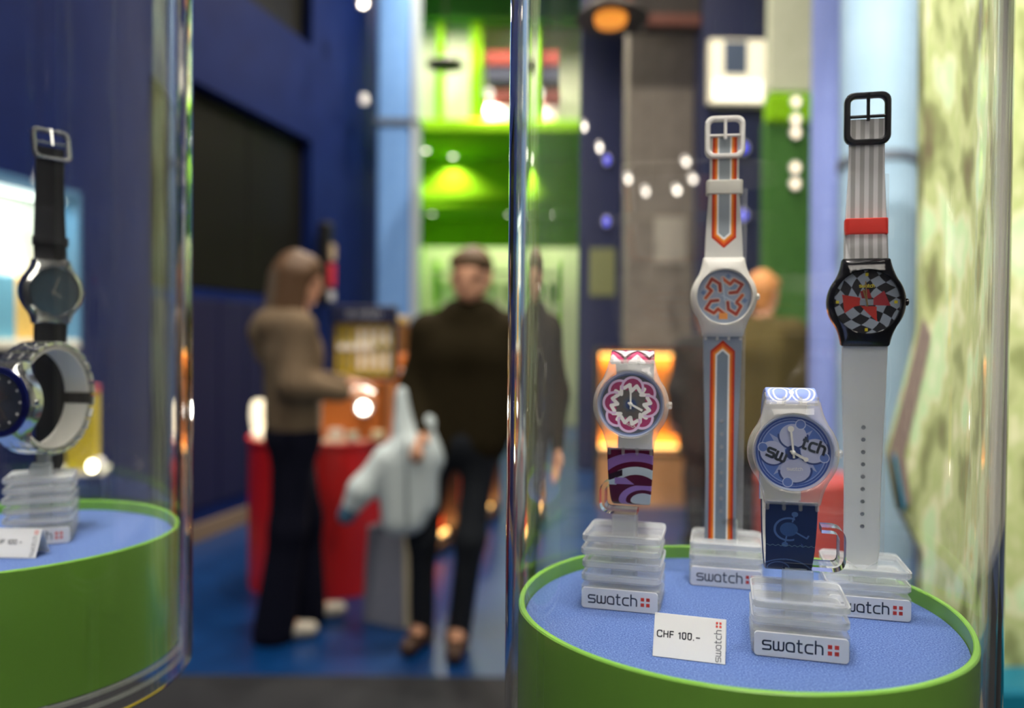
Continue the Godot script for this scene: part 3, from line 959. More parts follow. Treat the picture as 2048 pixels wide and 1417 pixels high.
# ------------------------------------------------------------------ watches: face in the xy plane looking to +z, 12 o'clock to +y
func case_outline(R: float, lug: float, top: float) -> PackedVector2Array:
	var q := []                                    # first quadrant, from 3 o'clock to 12
	for k in 9:
		var a := deg_to_rad(38.0) * k / 8.0
		q.append(Vector2(cos(a), sin(a)) * R)
	var p0: Vector2 = q[-1]
	var p2 := Vector2(lug, top - 0.0006)
	var c := Vector2(lug * 1.07, lerpf(p0.y, top, 0.42))
	for k in range(1, 9):
		var t := k / 8.0
		q.append(p0.lerp(c, t).lerp(c.lerp(p2, t), t))
	q.append(Vector2(lug - 0.0006, top))
	for k in range(1, 6):
		q.append(Vector2((lug - 0.0006) * (1.0 - k / 5.0), top))
	var n := q.size()
	var out := PackedVector2Array()
	for i in n:
		out.append(q[i])
	for i in range(n - 2, -1, -1):
		out.append(Vector2(-q[i].x, q[i].y))
	for i in range(1, n):
		out.append(Vector2(-q[i].x, -q[i].y))
	for i in range(n - 2, 0, -1):
		out.append(Vector2(q[i].x, -q[i].y))
	return out

func watch_case(t: Node3D, m: Material, R: float, lug: float, top: float, inner: float, depth := 0.0078) -> void:
	var o := case_outline(R, lug, top)
	var n := o.size()
	var rows := []
	# [share of the way from the outline to the inner circle, z]
	for row in [[0.0, -depth * 0.55], [-0.04, -depth * 0.1], [0.0, depth * 0.18], [0.35, depth * 0.36], [0.72, depth * 0.42], [0.9, depth * 0.46], [1.0, depth * 0.40], [1.0, -depth * 0.2], [1.0, -depth * 0.55]]:
		var ring := PackedVector3Array()
		for i in n:
			var q := o[i].normalized() * inner
			var p := o[i].lerp(q, row[0])
			var drop: float = maxf(0.0, o[i].length() - R) * 0.25 * (1.0 - row[0])   # lugs bend back
			ring.append(Vector3(p.x, p.y, row[1] - drop))
		rows.append(ring)
	var mb := MB.new()
	mb.loft(rows, true, 0, [], true)
	part(mb, "case", m, t, 50)

func disc(t: Node3D, called: String, m: Material, r: float, z: float, dome := 0.0) -> MeshInstance3D:
	var mb := MB.new()
	var rings := []
	var uvs := []
	for row in [[0.02, 1.0], [0.5, 0.75], [0.85, 0.28], [1.0, 0.0]]:
		var ring := PackedVector3Array()
		var u := PackedVector2Array()
		for i in 64:
			var a := TAU * i / 64
			var p: Vector2 = Vector2(cos(a), sin(a)) * row[0]
			ring.append(Vector3(p.x * r, p.y * r, z + dome * row[1]))
			u.append(Vector2(p.x * 0.5 + 0.5, 0.5 - p.y * 0.5))
		rings.append(ring)
		uvs.append(u)
	mb.loft(rings, true, 1, uvs)
	return part(mb, called, m, t, 60, false)

func hand(t: Node3D, called: String, m: Material, angle: float, length: float, w0: float, w1: float, z: float, knob := 0.0) -> void:
	var mb := MB.new()
	var xf := Transform3D(Basis(Vector3(0, 0, 1), -deg_to_rad(angle)), Vector3.ZERO)
	mb.prism(PackedVector2Array([Vector2(-w0, -length * 0.24), Vector2(w0, -length * 0.24), Vector2(w1, length), Vector2(-w1, length)]), z, z + 0.0003, xf)
	if knob > 0.0:
		var ring := PackedVector2Array()
		for i in 20:
			ring.append(Vector2(cos(TAU * i / 20) * knob, length + sin(TAU * i / 20) * knob))
		mb.prism(ring, z, z + 0.0003, xf)
	part(mb, called, m, t)

func smooth(pts: Array, per := 8) -> Array:
	var out := []
	for i in pts.size() - 1:
		var a: Vector2 = pts[maxi(i - 1, 0)]
		var d: Vector2 = pts[mini(i + 2, pts.size() - 1)]
		for k in per:
			out.append(pts[i].cubic_interpolate(pts[i + 1], a, d, float(k) / per))
	out.append(pts[-1])
	return out

# a strap along a path of (y, z) points; half widths interpolated along it; prints use u across (wref each side) and v along
func strap(t: Node3D, called: String, m: Material, path: Array, w0: float, w1: float, side: float, thick := 0.0018, round_end := false, wref := 0.011, sink := 0.0) -> MeshInstance3D:
	var pts := smooth(path)
	var n := pts.size()
	var total := 0.0
	var at := [0.0]
	for i in range(1, n):
		total += pts[i].distance_to(pts[i - 1])
		at.append(total)
	var rings := []
	var uvs := []
	for i in n:
		var tg: Vector2 = (pts[mini(i + 1, n - 1)] - pts[maxi(i - 1, 0)]).normalized()
		var nr := Vector2(-tg.y, tg.x) * side
		var w := lerpf(w0, w1, smoothstep(0.0, 0.75, at[i] / total))
		if round_end:
			var left: float = total - at[i]
			if left < w:
				w = maxf(0.0004, sqrt(maxf(0.0, w * w - (w - left) * (w - left))))
		var h := thick / 2
		var b := minf(0.0004, w * 0.4)
		var ring := PackedVector3Array()
		var u := PackedVector2Array()
		for c in [[-w, -h + b], [-w, h - b], [-w + b, h], [w - b, h], [w, h - b], [w, -h + b], [w - b, -h], [-w + b, -h]]:
			var q: Vector2 = pts[i] + nr * (c[1] - sink)
			ring.append(Vector3(c[0], q.x, q.y))
			u.append(Vector2(0.5 + c[0] / (2 * wref), at[i] / total))
		rings.append(ring)
		uvs.append(u)
	var mb := MB.new()
	mb.loft(rings, true, 3, uvs)
	return part(mb, called, m, t, 40)

func frame_part(t: Node3D, called: String, m: Material, at: Vector3, w: float, h: float, bar: float, thick: float, r: float, tilt := Basis()) -> MeshInstance3D:
	var outer := plate_ring(w, h, r)
	var inner := plate_ring(w - 2 * bar, h - 2 * bar, maxf(r - bar * 0.6, 0.0006))
	var rings := []
	for row in [[0, -0.5], [0, 0.2], [0.25, 0.5], [0.75, 0.5], [1, 0.2], [1, -0.5]]:
		var ring := PackedVector3Array()
		for i in outer.size():
			var p: Vector2 = outer[i].lerp(inner[i], row[0])
			ring.append(at + tilt * Vector3(p.x, p.y, row[1] * thick))
		rings.append(ring)
	var mb := MB.new()
	mb.loft(rings, true, 0, [], true)
	return part(mb, called, m, t, 30)

func buckle(t: Node3D, m: Material, y: float, z: float, w: float, h: float, tilt := Basis()) -> void:
	var f := frame_part(t, "buckle", m, Vector3(0, y, z), w, h, 0.0026, 0.003, 0.0042, tilt)
	var mb := MB.new()
	mb.tube([Vector3(0, y, z) + tilt * Vector3(0, h * 0.46, 0.0012), Vector3(0, y, z) + tilt * Vector3(0, 0, 0.0016), Vector3(0, y, z) + tilt * Vector3(0, -h * 0.06, 0.0016)], 0.0008, 8)
	part(mb, "pin", m, f)
	mb = MB.new()
	mb.tube([Vector3(-w * 0.47, y, z) + tilt * Vector3(0, h * 0.04, 0), Vector3(w * 0.47, y, z) + tilt * Vector3(0, h * 0.04, 0)], 0.0008, 8)
	part(mb, "bar", m, f)

func loop(t: Node3D, m: Material, y: float, z: float, w: float, h: float) -> void:
	var outer := plate_ring(w, 0.0072, 0.0018)
	var inner := plate_ring(w - 0.0024, 0.0048, 0.001)
	var rings := []
	for row in [[0.0, -h / 2 + 0.0005], [0.2, -h / 2], [1.0, -h / 2], [1.0, h / 2], [0.2, h / 2], [0.0, h / 2 - 0.0005]]:
		var ring := PackedVector3Array()
		for i in outer.size():
			var p: Vector2 = outer[i].lerp(inner[i], row[0])
			ring.append(Vector3(p.x, y + row[1], z - p.y))
		rings.append(ring)
	var mb := MB.new()
	mb.loft(rings, true, 0, [], true)
	part(mb, "keeper_loop", m, t, 30)

func crown(t: Node3D, m: Material, R: float) -> void:
	var mb := MB.new()
	mb.lathe([Vector2(0.0008, -0.001), Vector2(0.0017, 0.0), Vector2(0.0017, 0.0014), Vector2(0.0012, 0.0018)], 16, Vector3(R - 0.0004, 0, -0.0006), false, 3, Basis(Vector3(0, 0, 1), -PI / 2))
	part(mb, "crown", m, t)

func lug_tabs(t: Node3D, m: Material, lug: float, y: float, z: float) -> void:
	for k in 4:
		var mb := MB.new()
		mb.rbox(Vector3(lerpf(-lug * 0.9, lug * 0.9, k / 3.0), y, z), Vector3(0.0015, 0.0036, 0.0036), 0.0004)
		part(mb, "lug_tab", m, t)

func screw_holes(s: Node3D, y0: float, y1: float, n: int, z: float) -> void:
	for k in n:
		var mb := MB.new()
		mb.lathe([Vector2(0.0006, 0), Vector2(0.0008, 0.0002), Vector2(0.0010, 0.0)], 14, Vector3(0, lerpf(y0, y1, float(k) / (n - 1)), z), false, 1, Basis(Vector3.RIGHT, PI / 2))
		part(mb, "buckle_hole", mat("hole_shade", rgb(138, 144, 148), 0.6), s, 40, false)

func crystal() -> StandardMaterial3D:
	return clear("watch_crystal", Color(1, 1, 1), 0.02, 0.02)

func seg_dist(p: Vector2, a: Vector2, b: Vector2) -> float:
	var ab := b - a
	var k := clampf((p - a).dot(ab) / ab.length_squared(), 0.0, 1.0)
	return p.distance_to(a + ab * k)

func line_dist(p: Vector2, pts: Array) -> float:
	var d := 9.0
	for i in pts.size() - 1:
		d = minf(d, seg_dist(p, pts[i], pts[i + 1]))
	return d

func dial_flower(u: float, v: float) -> Color:
	var p := Vector2(u * 2 - 1, 1 - v * 2)
	var c := rgb(84, 90, 100)
	if p.length() > 0.94:
		c = rgb(120, 136, 176)
	for pass_ in 2:
		for k in 4:
			var a := PI / 2 * k + (0.0 if pass_ == 1 else PI / 4) - 0.08
			var out := Vector2(cos(a), sin(a))
			var q := p - out * (0.54 if pass_ == 1 else 0.56)
			var d := q.length()
			if d < 0.37:
				var r := q.dot(out)
				var w := q.dot(Vector2(-out.y, out.x))
				var zl := line_dist(Vector2(w, r), [Vector2(-0.27, -0.12), Vector2(-0.13, 0.06), Vector2(0.03, -0.12), Vector2(0.1, 0.08), Vector2(0.26, -0.04)])
				var zig := -0.12 + absf(fposmod(w * 3.4 + 0.9, 1.0) - 0.5) * 0.3
				if d > 0.29 and r > -0.10:
					c = rgb(232, 204, 236)
				elif zl < 0.058:
					c = rgb(248, 248, 246)
				elif r > zig:
					c = rgb(166, 52, 104) if d > 0.12 or k % 2 == 1 or pass_ == 0 else rgb(150, 90, 160)
				elif d < 0.31:
					c = rgb(96, 92, 90)
	if p.length() < 0.17:
		c = rgb(48, 70, 120)
	return c

func dial_blue(u: float, v: float) -> Color:
	var p := Vector2(u * 2 - 1, 1 - v * 2)
	var r := p.length()
	var c := rgb(84, 116, 192)
	if r > 0.86:
		c = rgb(58, 86, 160)
	if absf(r - 0.86) < 0.012 or absf(r - 0.93) < 0.008:
		c = rgb(150, 170, 220)
	var pale := rgb(186, 194, 228)
	var dark := rgb(46, 68, 130)
	# leaf spikes between the petals
	for k in 4:
		var a := PI / 4 + PI / 2 * k
		var d := Vector2(cos(a), sin(a))
		var along := p.dot(d)
		var off := absf(p.dot(Vector2(-d.y, d.x)) - 0.08)
		if along > 0.2 and along < 0.82 and off < 0.17 * (1.0 - (along - 0.2) / 0.62):
			c = rgb(160, 172, 216)
	for e in [[0.0, 0.46, 0.36, 0.33, 0.0], [-0.54, -0.02, 0.34, 0.32, -0.5], [0.56, 0.06, 0.36, 0.33, 0.4], [0.06, -0.5, 0.40, 0.32, 0.1]]:
		var q := (p - Vector2(e[0], e[1])).rotated(-e[4])
		var m := Vector2(q.x / e[2], q.y / e[3]).length()
		if m < 1.14 and q.y < 0.05:
			c = dark
		if m < 1.0:
			c = pale
	for o in [[0.2, 0.78], [-0.8, 0.12], [0.82, -0.12], [-0.14, -0.82]]:
		var d := p.distance_to(Vector2(o[0], o[1]))
		if d < 0.13:
			c = rgb(96, 124, 196)
		if absf(d - 0.13) < 0.012:
			c = rgb(196, 206, 236)
	if r < 0.2:
		c = dark
	return c

func dial_rust(u: float, v: float) -> Color:
	var p := Vector2(u * 2 - 1, 1 - v * 2)
	var c := rgb(150, 164, 184)
	var pts := [Vector2(-0.05, 0.67), Vector2(0.22, 0.46), Vector2(0.36, 0.62), Vector2(0.66, 0.45), Vector2(0.48, 0.17), Vector2(0.22, 0.14)]
	for k in 4:
		var q := p.rotated(PI / 2 * k)
		var d := line_dist(q, pts)
		if d < 0.058:
			c = rgb(158, 60, 42).lerp(rgb(206, 104, 52), clampf((q.y - q.x) * 1.2, 0, 1))
		elif d < 0.1:
			c = rgb(202, 186, 176)
		elif Geometry2D.is_point_in_polygon(q, PackedVector2Array([Vector2(0.22, 0.4), Vector2(0.36, 0.55), Vector2(0.55, 0.43), Vector2(0.44, 0.24), Vector2(0.22, 0.2)])):
			c = rgb(118, 144, 172)
		var s := (q - Vector2(0.15, 0.76)).rotated(0.7).abs()
		if maxf(s.x, s.y) < 0.075:
			c = rgb(104, 128, 166)
	if p.y < -0.62 and p.y > -0.84 and absf(p.x + 0.02) < 0.16:
		c = rgb(228, 150, 76)
	return c

func dial_harlequin(u: float, v: float) -> Color:
	var p := Vector2(u * 2 - 1, 1 - v * 2)
	var q := p.rotated(0.7) * 3.2
	q += Vector2(sin(q.y * 1.3), cos(q.x * 1.1)) * 0.3
	var c := rgb(26, 27, 32) if (int(floor(q.x)) + int(floor(q.y))) % 2 == 0 else rgb(158, 170, 186)
	for f in [[[Vector2(-0.74, 0.24), Vector2(-0.2, 0.14), Vector2(-0.14, -0.1), Vector2(-0.36, -0.14), Vector2(-0.66, -0.36)], rgb(190, 46, 34)], [[Vector2(0.2, -0.1), Vector2(0.2, 0.12), Vector2(0.52, 0.36), Vector2(0.72, -0.12)], rgb(164, 34, 44)], [[Vector2(-0.18, -0.12), Vector2(0.3, -0.14), Vector2(0.32, -0.62), Vector2(-0.02, -0.3)], rgb(196, 50, 36)], [[Vector2(-0.2, 0.34), Vector2(0.06, 0.42), Vector2(0.16, 0.12), Vector2(-0.14, 0.12)], rgb(150, 34, 36)], [[Vector2(-0.2, 0.07), Vector2(0.2, 0.09), Vector2(0.2, -0.1), Vector2(-0.2, -0.1)], rgb(150, 160, 172)]]:
		if Geometry2D.is_point_in_polygon(p, PackedVector2Array(f[0])):
			c = f[1]
	for k in 4:
		var s := (p - Vector2(cos(PI / 2 * k), sin(PI / 2 * k)) * 0.88).abs()
		if maxf(s.x, s.y) < 0.05:
			c = rgb(226, 210, 40)
	return c

# prints, x across and s along the strap in millimetres
func print_arcs(u: float, v: float, length: float) -> Color:
	var x := (u - 0.5) * 22.0
	var s := v * length
	var maroon := rgb(92, 26, 48)
	var r := Vector2(x - 3.0, s - 24.5).length()
	var c := maroon
	if s < 24.5:
		if r > 17.5 and r < 22.4:
			c = rgb(150, 112, 176)
		elif r > 10.0 and r < 14.6:
			c = rgb(206, 218, 222)
	if x < -3.5 and absf(s - 13.5 + (x + 3.5) * 0.5) < 1.8 and s > 10:
		c = rgb(52, 32, 40)
	if s > 16.5 and s < 20.5 and x < 2.0 - (20.5 - s) and x > -7:
		c = rgb(166, 130, 196)
	var r2 := Vector2(x - 6.0, s - 32.0).length()
	if s > 21.0:
		c = maroon
		if r2 > 8.2 and r2 < 11.5:
			c = rgb(176, 136, 204)
		elif r2 < 6.0:
			c = rgb(214, 222, 224)
	return c

func print_zigzag(u: float, v: float, length: float) -> Color:
	var x := (u - 0.5) * 22.0
	var s := v * length
	var k := fposmod(s * 0.16 + absf(fposmod(x * 0.09 + 0.3, 1.0) - 0.5) * 1.4, 1.0)
	return rgb(244, 238, 242) if k < 0.5 else (rgb(196, 70, 112) if k < 0.8 else rgb(86, 40, 50))

func print_navy(u: float, v: float, length: float) -> Color:
	var p := Vector2((u - 0.5) * 22.0, v * length)
	var c := rgb(38, 54, 96)
	var ink := rgb(84, 112, 164)
	if p.distance_to(Vector2(-0.9, 12.5)) < 3.4:
		c = rgb(62, 92, 144)
	var d := p - Vector2(-0.9, 12.5)
	if absf(d.length() - 5.4) < 0.45 and d.x < 2.2:
		c = ink
	if p.distance_to(Vector2(1.2, 5.2)) < 1.25 or p.distance_to(Vector2(-2.2, 20.0)) < 1.2:
		c = ink
	if line_dist(p, [Vector2(1.2, 5.2), Vector2(0.4, 8.8)]) < 0.3 or line_dist(p, [Vector2(-2.2, 20), Vector2(-1.7, 16)]) < 0.3 or line_dist(p, [Vector2(2.0, 14), Vector2(6.0, 16.6), Vector2(6.6, 15.4)]) < 0.35:
		c = ink
	if absf(p.distance_to(Vector2(-1.5, 40.0)) - 12.0) < 0.35 or absf(p.distance_to(Vector2(-4.0, 34.0)) - 4.2) < 0.3:
		c = ink
	if absf(p.y - 20.6 - 0.3 * sin(p.x * 3.0)) < 0.14:
		c = rgb(120, 150, 160)
	return c

func print_ovals(u: float, v: float, length: float) -> Color:
	var p := Vector2((u - 0.5) * 22.0, v * length)
	var c := rgb(138, 158, 222)
	for x in [-4.4, 4.4]:
		var d := Vector2((p.x - x) / 2.6, (p.y - 3.6) / 2.6).length()
		var e := Vector2((p.x - x) / 4.4, (p.y - 3.6) / 3.4).length()
		if absf(d - 1.0) < 0.13 or absf(e - 1.0) < 0.08:
			c = rgb(236, 240, 252)
	if Vector2(p.x, (p.y - 3.6)).length() < 1.0:
		c = rgb(236, 240, 252)
	return c

# pointed banded stripe; the point lies at v = 0 side
func print_stripe(u: float, v: float, length: float, tip: float, ground: Color, core: Color) -> Color:
	var x := absf((u - 0.5) * 22.0)
	var s := v * length
	var edge := minf(6.3 - x, (s - tip) * 0.62 - x * 0.55)      # depth inside the pointed outline
	if s > length - 1.0:
		edge = minf(edge, 6.3 - x)
	if edge < 0.0:
		return ground
	if edge < 0.9:
		return rgb(176, 48, 30)
	if edge < 1.9:
		return rgb(214, 92, 34)
	if edge < 2.7:
		return rgb(230, 150, 62)
	if edge < 3.5:
		return rgb(238, 238, 236)
	return core

func print_bars(u: float, _v: float) -> Color:
	var x := (u - 0.5) * 22.0
	return rgb(226, 226, 226) if fposmod(x / 4.0 + 0.25, 1.0) < 0.5 else rgb(180, 180, 178)

func put(t: Node3D, tilt: float) -> void:
	t.rotate_object_local(Vector3.RIGHT, -tilt)

func _watches() -> void:
	var cased := clear("clear_case", rgb(232, 230, 222), 0.26, 0.1)
	var tabs := clear("clear_case", rgb(232, 230, 222), 0.26, 0.1)
	var white := mat("white_hand", rgb(244, 244, 240), 0.4)
	var ink := mat("dark_ink", rgb(34, 50, 72), 0.5)
	var R := 0.0171
	var lug := 0.0104
	var top := 0.0205
	# closed watches on brackets: flower dial and blue dial
	var up := [Vector2(0.0195, -0.0028), Vector2(0.0232, -0.0048), Vector2(0.0252, -0.0105), Vector2(0.0225, -0.023), Vector2(0.010, -0.034), Vector2(-0.008, -0.040), Vector2(-0.022, -0.040)]
	for k in 2:
		var t: Node3D
		var lo: Array
		if k == 0:
			t = thing("wristwatch", "clear cased watch with a purple flower dial and maroon strap, on the tallest stack", "watch", Vector3(0.0548, 1.3318, -0.3645), deg_to_rad(-12), "watches in the big cylinder")
			lo = [Vector2(-0.0200, -0.0032), Vector2(-0.030, -0.0055), Vector2(-0.039, -0.010), Vector2(-0.0440, -0.016), Vector2(-0.0440, -0.026), Vector2(-0.036, -0.036), Vector2(-0.022, -0.040)]
			put(t, 0.15)
		else:
			t = thing("wristwatch", "clear cased watch with a blue flower dial and navy strap, in front", "watch", Vector3(0.1118, 1.3170, -0.3165), deg_to_rad(-12), "watches in the big cylinder")
			lo = [Vector2(-0.0200, -0.0032), Vector2(-0.031, -0.0055), Vector2(-0.041, -0.009), Vector2(-0.0470, -0.015), Vector2(-0.0470, -0.026), Vector2(-0.038, -0.036), Vector2(-0.022, -0.040)]
			put(t, 0.10)
		if k == 0:
			strap(t, "strap", printed("zigzag_strap", paint("zigzag", 160, 320, print_zigzag.bind(60.0)), 0.25), up, 0.0100, 0.0088, 1.0)
			strap(t, "strap", printed("arc_strap", paint("arcs", 220, 640, print_arcs.bind(82.0)), 0.2), lo, 0.0104, 0.0080, -1.0)
		else:
			strap(t, "strap", printed("oval_strap", paint("ovals", 160, 320, print_ovals.bind(60.0)), 0.25), up, 0.0098, 0.0088, 1.0)
			strap(t, "strap", printed("navy_strap", paint("navy", 220, 640, print_navy.bind(85.0)), 0.3), lo, 0.0098, 0.0082, -1.0)
		var pale := mat("strap_lining", rgb(208, 208, 206), 0.4)
		strap(t, "lining", pale, up, 0.0099, 0.0086, 1.0, 0.0006, false, 0.011, 0.0013)
		strap(t, "lining", pale, lo, 0.0099, 0.0078, -1.0, 0.0006, false, 0.011, 0.0013)
		watch_case(t, cased, R, lug, top, 0.0150)
		lug_tabs(t, tabs, lug, -0.0212, -0.0032)
		lug_tabs(t, tabs, lug, 0.0204, -0.0030)
		disc(t, "case_back", clear("case_back", rgb(206, 212, 216), 0.8, 0.3), 0.0150, -0.0042)
		var dl: MeshInstance3D
		if k == 0:
			dl = disc(t, "dial", printed("flower_dial", paint("flower", 256, 256, dial_flower), 0.35), 0.0142, 0.0004)
		else:
			dl = disc(t, "dial", printed("blue_dial", paint("bluedial", 256, 256, dial_blue), 0.4), 0.0142, 0.0004)
			for w in [["sw", -0.0102, -0.0012, -0.38], ["tch", 0.0030, 0.0022, -0.32]]:
				var mb := MB.new()
				mb.strokes(word(w[0], 0.0031)[0], 0.0010, 0.0, Transform3D(Basis(Vector3(0, 0, 1), w[3]), Vector3(w[1], w[2], 0.0006)))
				part(mb, "lettering", ink, dl, 5, false)
		var small := MB.new()
		var g := word("swatch", 0.0009)
		small.strokes(g[0], 0.00018, 0.0, Transform3D(Basis(Vector3(0, 0, 1), -0.4 if k == 0 else 0.0), Vector3(-0.0034 if k == 0 else -g[1] / 2 + 0.0006, -0.0086 if k == 0 else -0.0070, 0.0006)))
		part(small, "lettering", white, dl, 5, false)
		frame_ring(t, "rehaut", clear("rehaut", rgb(200, 212, 236), 0.5, 0.3), 0.0148, 0.0141, 0.0004, 0.0030)
		hand(t, "hour_hand", white, 118, 0.0060 if k == 0 else 0.0054, 0.0004, 0.00055, 0.0011, 0.0 if k == 0 else 0.0009)
		hand(t, "minute_hand", white, -1.0 if k == 0 else -6.0, 0.0093, 0.00038, 0.0004, 0.0015, 0.0 if k == 0 else 0.0012)
		var hub := MB.new()
		hub.lathe([Vector2(0.0009, 0.0009), Vector2(0.0009, 0.0019), Vector2(0.0006, 0.0021)], 16, Vector3.ZERO, false, 3, Basis(Vector3.RIGHT, PI / 2))
		part(hub, "hub", white, t)
		disc(t, "crystal", crystal(), 0.0152, 0.0032, 0.0008)
		crown(t, cased, R)
	# straight watches
	var t := thing("wristwatch", "frosted white watch with orange edged grey strap standing upright", "watch", Vector3(0.1081, 1.3836, -0.4080), deg_to_rad(-8), "watches in the big cylinder")
	t.scale = Vector3.ONE * 0.978
	put(t, 0.02)
	var frost := clear("frosted_case", rgb(226, 224, 214), 0.78, 0.35)
	var grey := rgb(186, 188, 184)
	strap(t, "strap", printed("stripe_up", paint("stripe_up", 220, 700, func(u, v): return print_stripe(u, v, 66.0, 7.0, rgb(198, 198, 192), rgb(150, 160, 166))), 0.35), [Vector2(0.0185, -0.002), Vector2(0.03, -0.0032), Vector2(0.05, -0.0036), Vector2(0.0845, -0.0036)], 0.0098, 0.0075, 1.0)
	var ls := strap(t, "strap", printed("stripe_down", paint("stripe_down", 220, 1000, func(u, v): return print_stripe(u, v, 108.0, 4.0, rgb(136, 146, 158), rgb(126, 140, 152))), 0.35), [Vector2(-0.0185, -0.002), Vector2(-0.035, -0.0034), Vector2(-0.07, -0.0038), Vector2(-0.1265, -0.0038)], 0.0100, 0.0080, -1.0)
	screw_holes(ls, -0.065, -0.112, 8, -0.0026)
	watch_case(t, frost, 0.0168, lug, top, 0.0139)
	lug_tabs(t, frost, lug * 0.95, -0.0208, -0.003)
	disc(t, "dial", printed("rust_dial", paint("rust", 256, 256, dial_rust), 0.4), 0.0139, 0.0008)
	var thin := mat("grey_hand", rgb(180, 196, 210), 0.4)
	hand(t, "hour_hand", thin, 118, 0.0064, 0.0003, 0.0003, 0.0013)
	hand(t, "minute_hand", thin, -6, 0.0098, 0.0003, 0.0003, 0.0016)
	disc(t, "crystal", crystal(), 0.0140, 0.0030, 0.0008)
	crown(t, frost, 0.0168)
	loop(t, mat("grey_loop", rgb(196, 194, 182), 0.5), 0.0572, -0.0030, 0.0186, 0.0074)
	buckle(t, clear("white_buckle", rgb(244, 242, 236), 0.85, 0.3), 0.0836, -0.0022, 0.0205, 0.0222)
	t = thing("wristwatch", "black cased watch with harlequin dial, red loop and pale translucent strap", "watch", Vector3(0.1606, 1.3790, -0.3618), deg_to_rad(-14), "watches in the big cylinder")
	t.scale = Vector3.ONE * 0.976
	put(t, 0.02)
	var black := mat("gloss_black", rgb(14, 14, 16), 0.12)
	strap(t, "strap", printed("bar_strap", paint("bars", 220, 8, print_bars), 0.35), [Vector2(0.0185, -0.002), Vector2(0.03, -0.0032), Vector2(0.05, -0.0036), Vector2(0.0855, -0.0036)], 0.0098, 0.0079, 1.0)
	ls = strap(t, "strap", mat("frosted_strap", rgb(222, 227, 226), 0.45), [Vector2(-0.0185, -0.002), Vector2(-0.035, -0.0034), Vector2(-0.07, -0.0038), Vector2(-0.1245, -0.0038)], 0.0100, 0.0080, -1.0, 0.0018, true)
	screw_holes(ls, -0.058, -0.104, 9, -0.0026)
	watch_case(t, black, 0.0171, lug, 0.0202, 0.0145)
	disc(t, "dial", printed("harlequin_dial", paint("harlequin", 256, 256, dial_harlequin), 0.35), 0.0145, 0.0008)
	var dmb := MB.new()
	var gg := word("swatch", 0.0010)
	dmb.strokes(gg[0], 0.0003, 0.0011, Transform3D(Basis(), Vector3(-gg[1] / 2, 0.0068, 0)))
	part(dmb, "lettering", mat("yellow_ink", rgb(232, 214, 30), 0.5), t, 5, false)
	hand(t, "hour_hand", mat("gold_hand", rgb(150, 120, 60), 0.4, 0.5), -16, 0.006, 0.0003, 0.0003, 0.0012)
	hand(t, "minute_hand", mat("gold_hand"), -4, 0.0095, 0.00025, 0.00025, 0.0015)
	disc(t, "crystal", crystal(), 0.0146, 0.0030, 0.0008)
	crown(t, black, 0.0171)
	loop(t, mat("red_loop", rgb(226, 52, 40), 0.4), 0.0352, -0.0030, 0.0188, 0.0074)
	buckle(t, mat("satin_black", rgb(24, 24, 26), 0.3), 0.0856, -0.0022, 0.0205, 0.0244)

func frame_ring(t: Node3D, called: String, m: Material, r0: float, r1: float, z0: float, z1: float) -> void:
	var mb := MB.new()
	mb.lathe([Vector2(r0, z1), Vector2(r1, z0), Vector2(r0, z0)], 64, Vector3.ZERO, true, 0, Basis(Vector3.RIGHT, PI / 2))
	part(mb, called, m, t, 30)

func card(label: String, at: Vector3, turn: float, price: bool) -> void:
	var t := thing("price_card", label, "price card", at, turn, "price cards")
	var paper := mat("card_paper", rgb(238, 238, 236), 0.7)
	var w := 0.0272
	var h := 0.0163
	var lean := 0.42
	for side in [1.0, -1.0]:
		var mb := MB.new()
		var b := Basis(Vector3.RIGHT, -lean * side)
		mb.rbox(Vector3(0, 0, 0), Vector3(w, h, 0.0003), 0.0001, 0.0001, 1)
		var o := part(mb, "front_leaf" if side > 0 else "back_leaf", paper, t)
		o.basis = b
		o.position = Vector3(0, cos(lean) * h / 2, side * sin(lean) * h / 2)
		if side > 0:
			if price:
				var pm := MB.new()
				pm.strokes(word("CHF 100.–", 0.0023, 0.36)[0], 0.00046, 0.0002, Transform3D(Basis(), Vector3(-w / 2 + 0.0014, -0.0007, 0)))
				part(pm, "price", mat("black_ink", rgb(34, 36, 44), 0.6), o, 5, false)
			logo(o, Vector3(w / 2 - 0.0026, -0.0002, 0.0002), 0.00175, mat("grey_ink", rgb(74, 76, 84), 0.6), Basis(Vector3(0, 0, 1), PI / 2), true, 0.16)

func _right_contents() -> void:
	var turn := deg_to_rad(-15)
	var s := stand("tall clear acrylic stand of four plates, under the purple flower watch", Vector3(0.0505, FELT, -0.363), turn, 4, 0.0055, true)
	bracket(s, -1.0, 0.014, 0.0105)
	s = stand("clear acrylic stand under the upright orange edged watch", Vector3(0.1085, FELT, -0.3985), turn, 2, 0.0065, true)
	back_strip(s, 0.175, 0.02, true)
	s = stand("clear acrylic stand under the black cased watch, partly hidden", Vector3(0.1610, FELT, -0.3545), turn, 2, 0.0055, true)
	back_strip(s, 0.175, 0.02, false)
	s = stand("clear acrylic stand in front, under the blue flower watch", Vector3(0.1130, FELT, -0.3085), turn, 2, 0.0075, true)
	bracket(s, 1.0, 0.0165, 0.0165)
	card("white folded card priced in francs beside the front stand", Vector3(0.0712, FELT + 0.0002, -0.3125), deg_to_rad(-17), true)

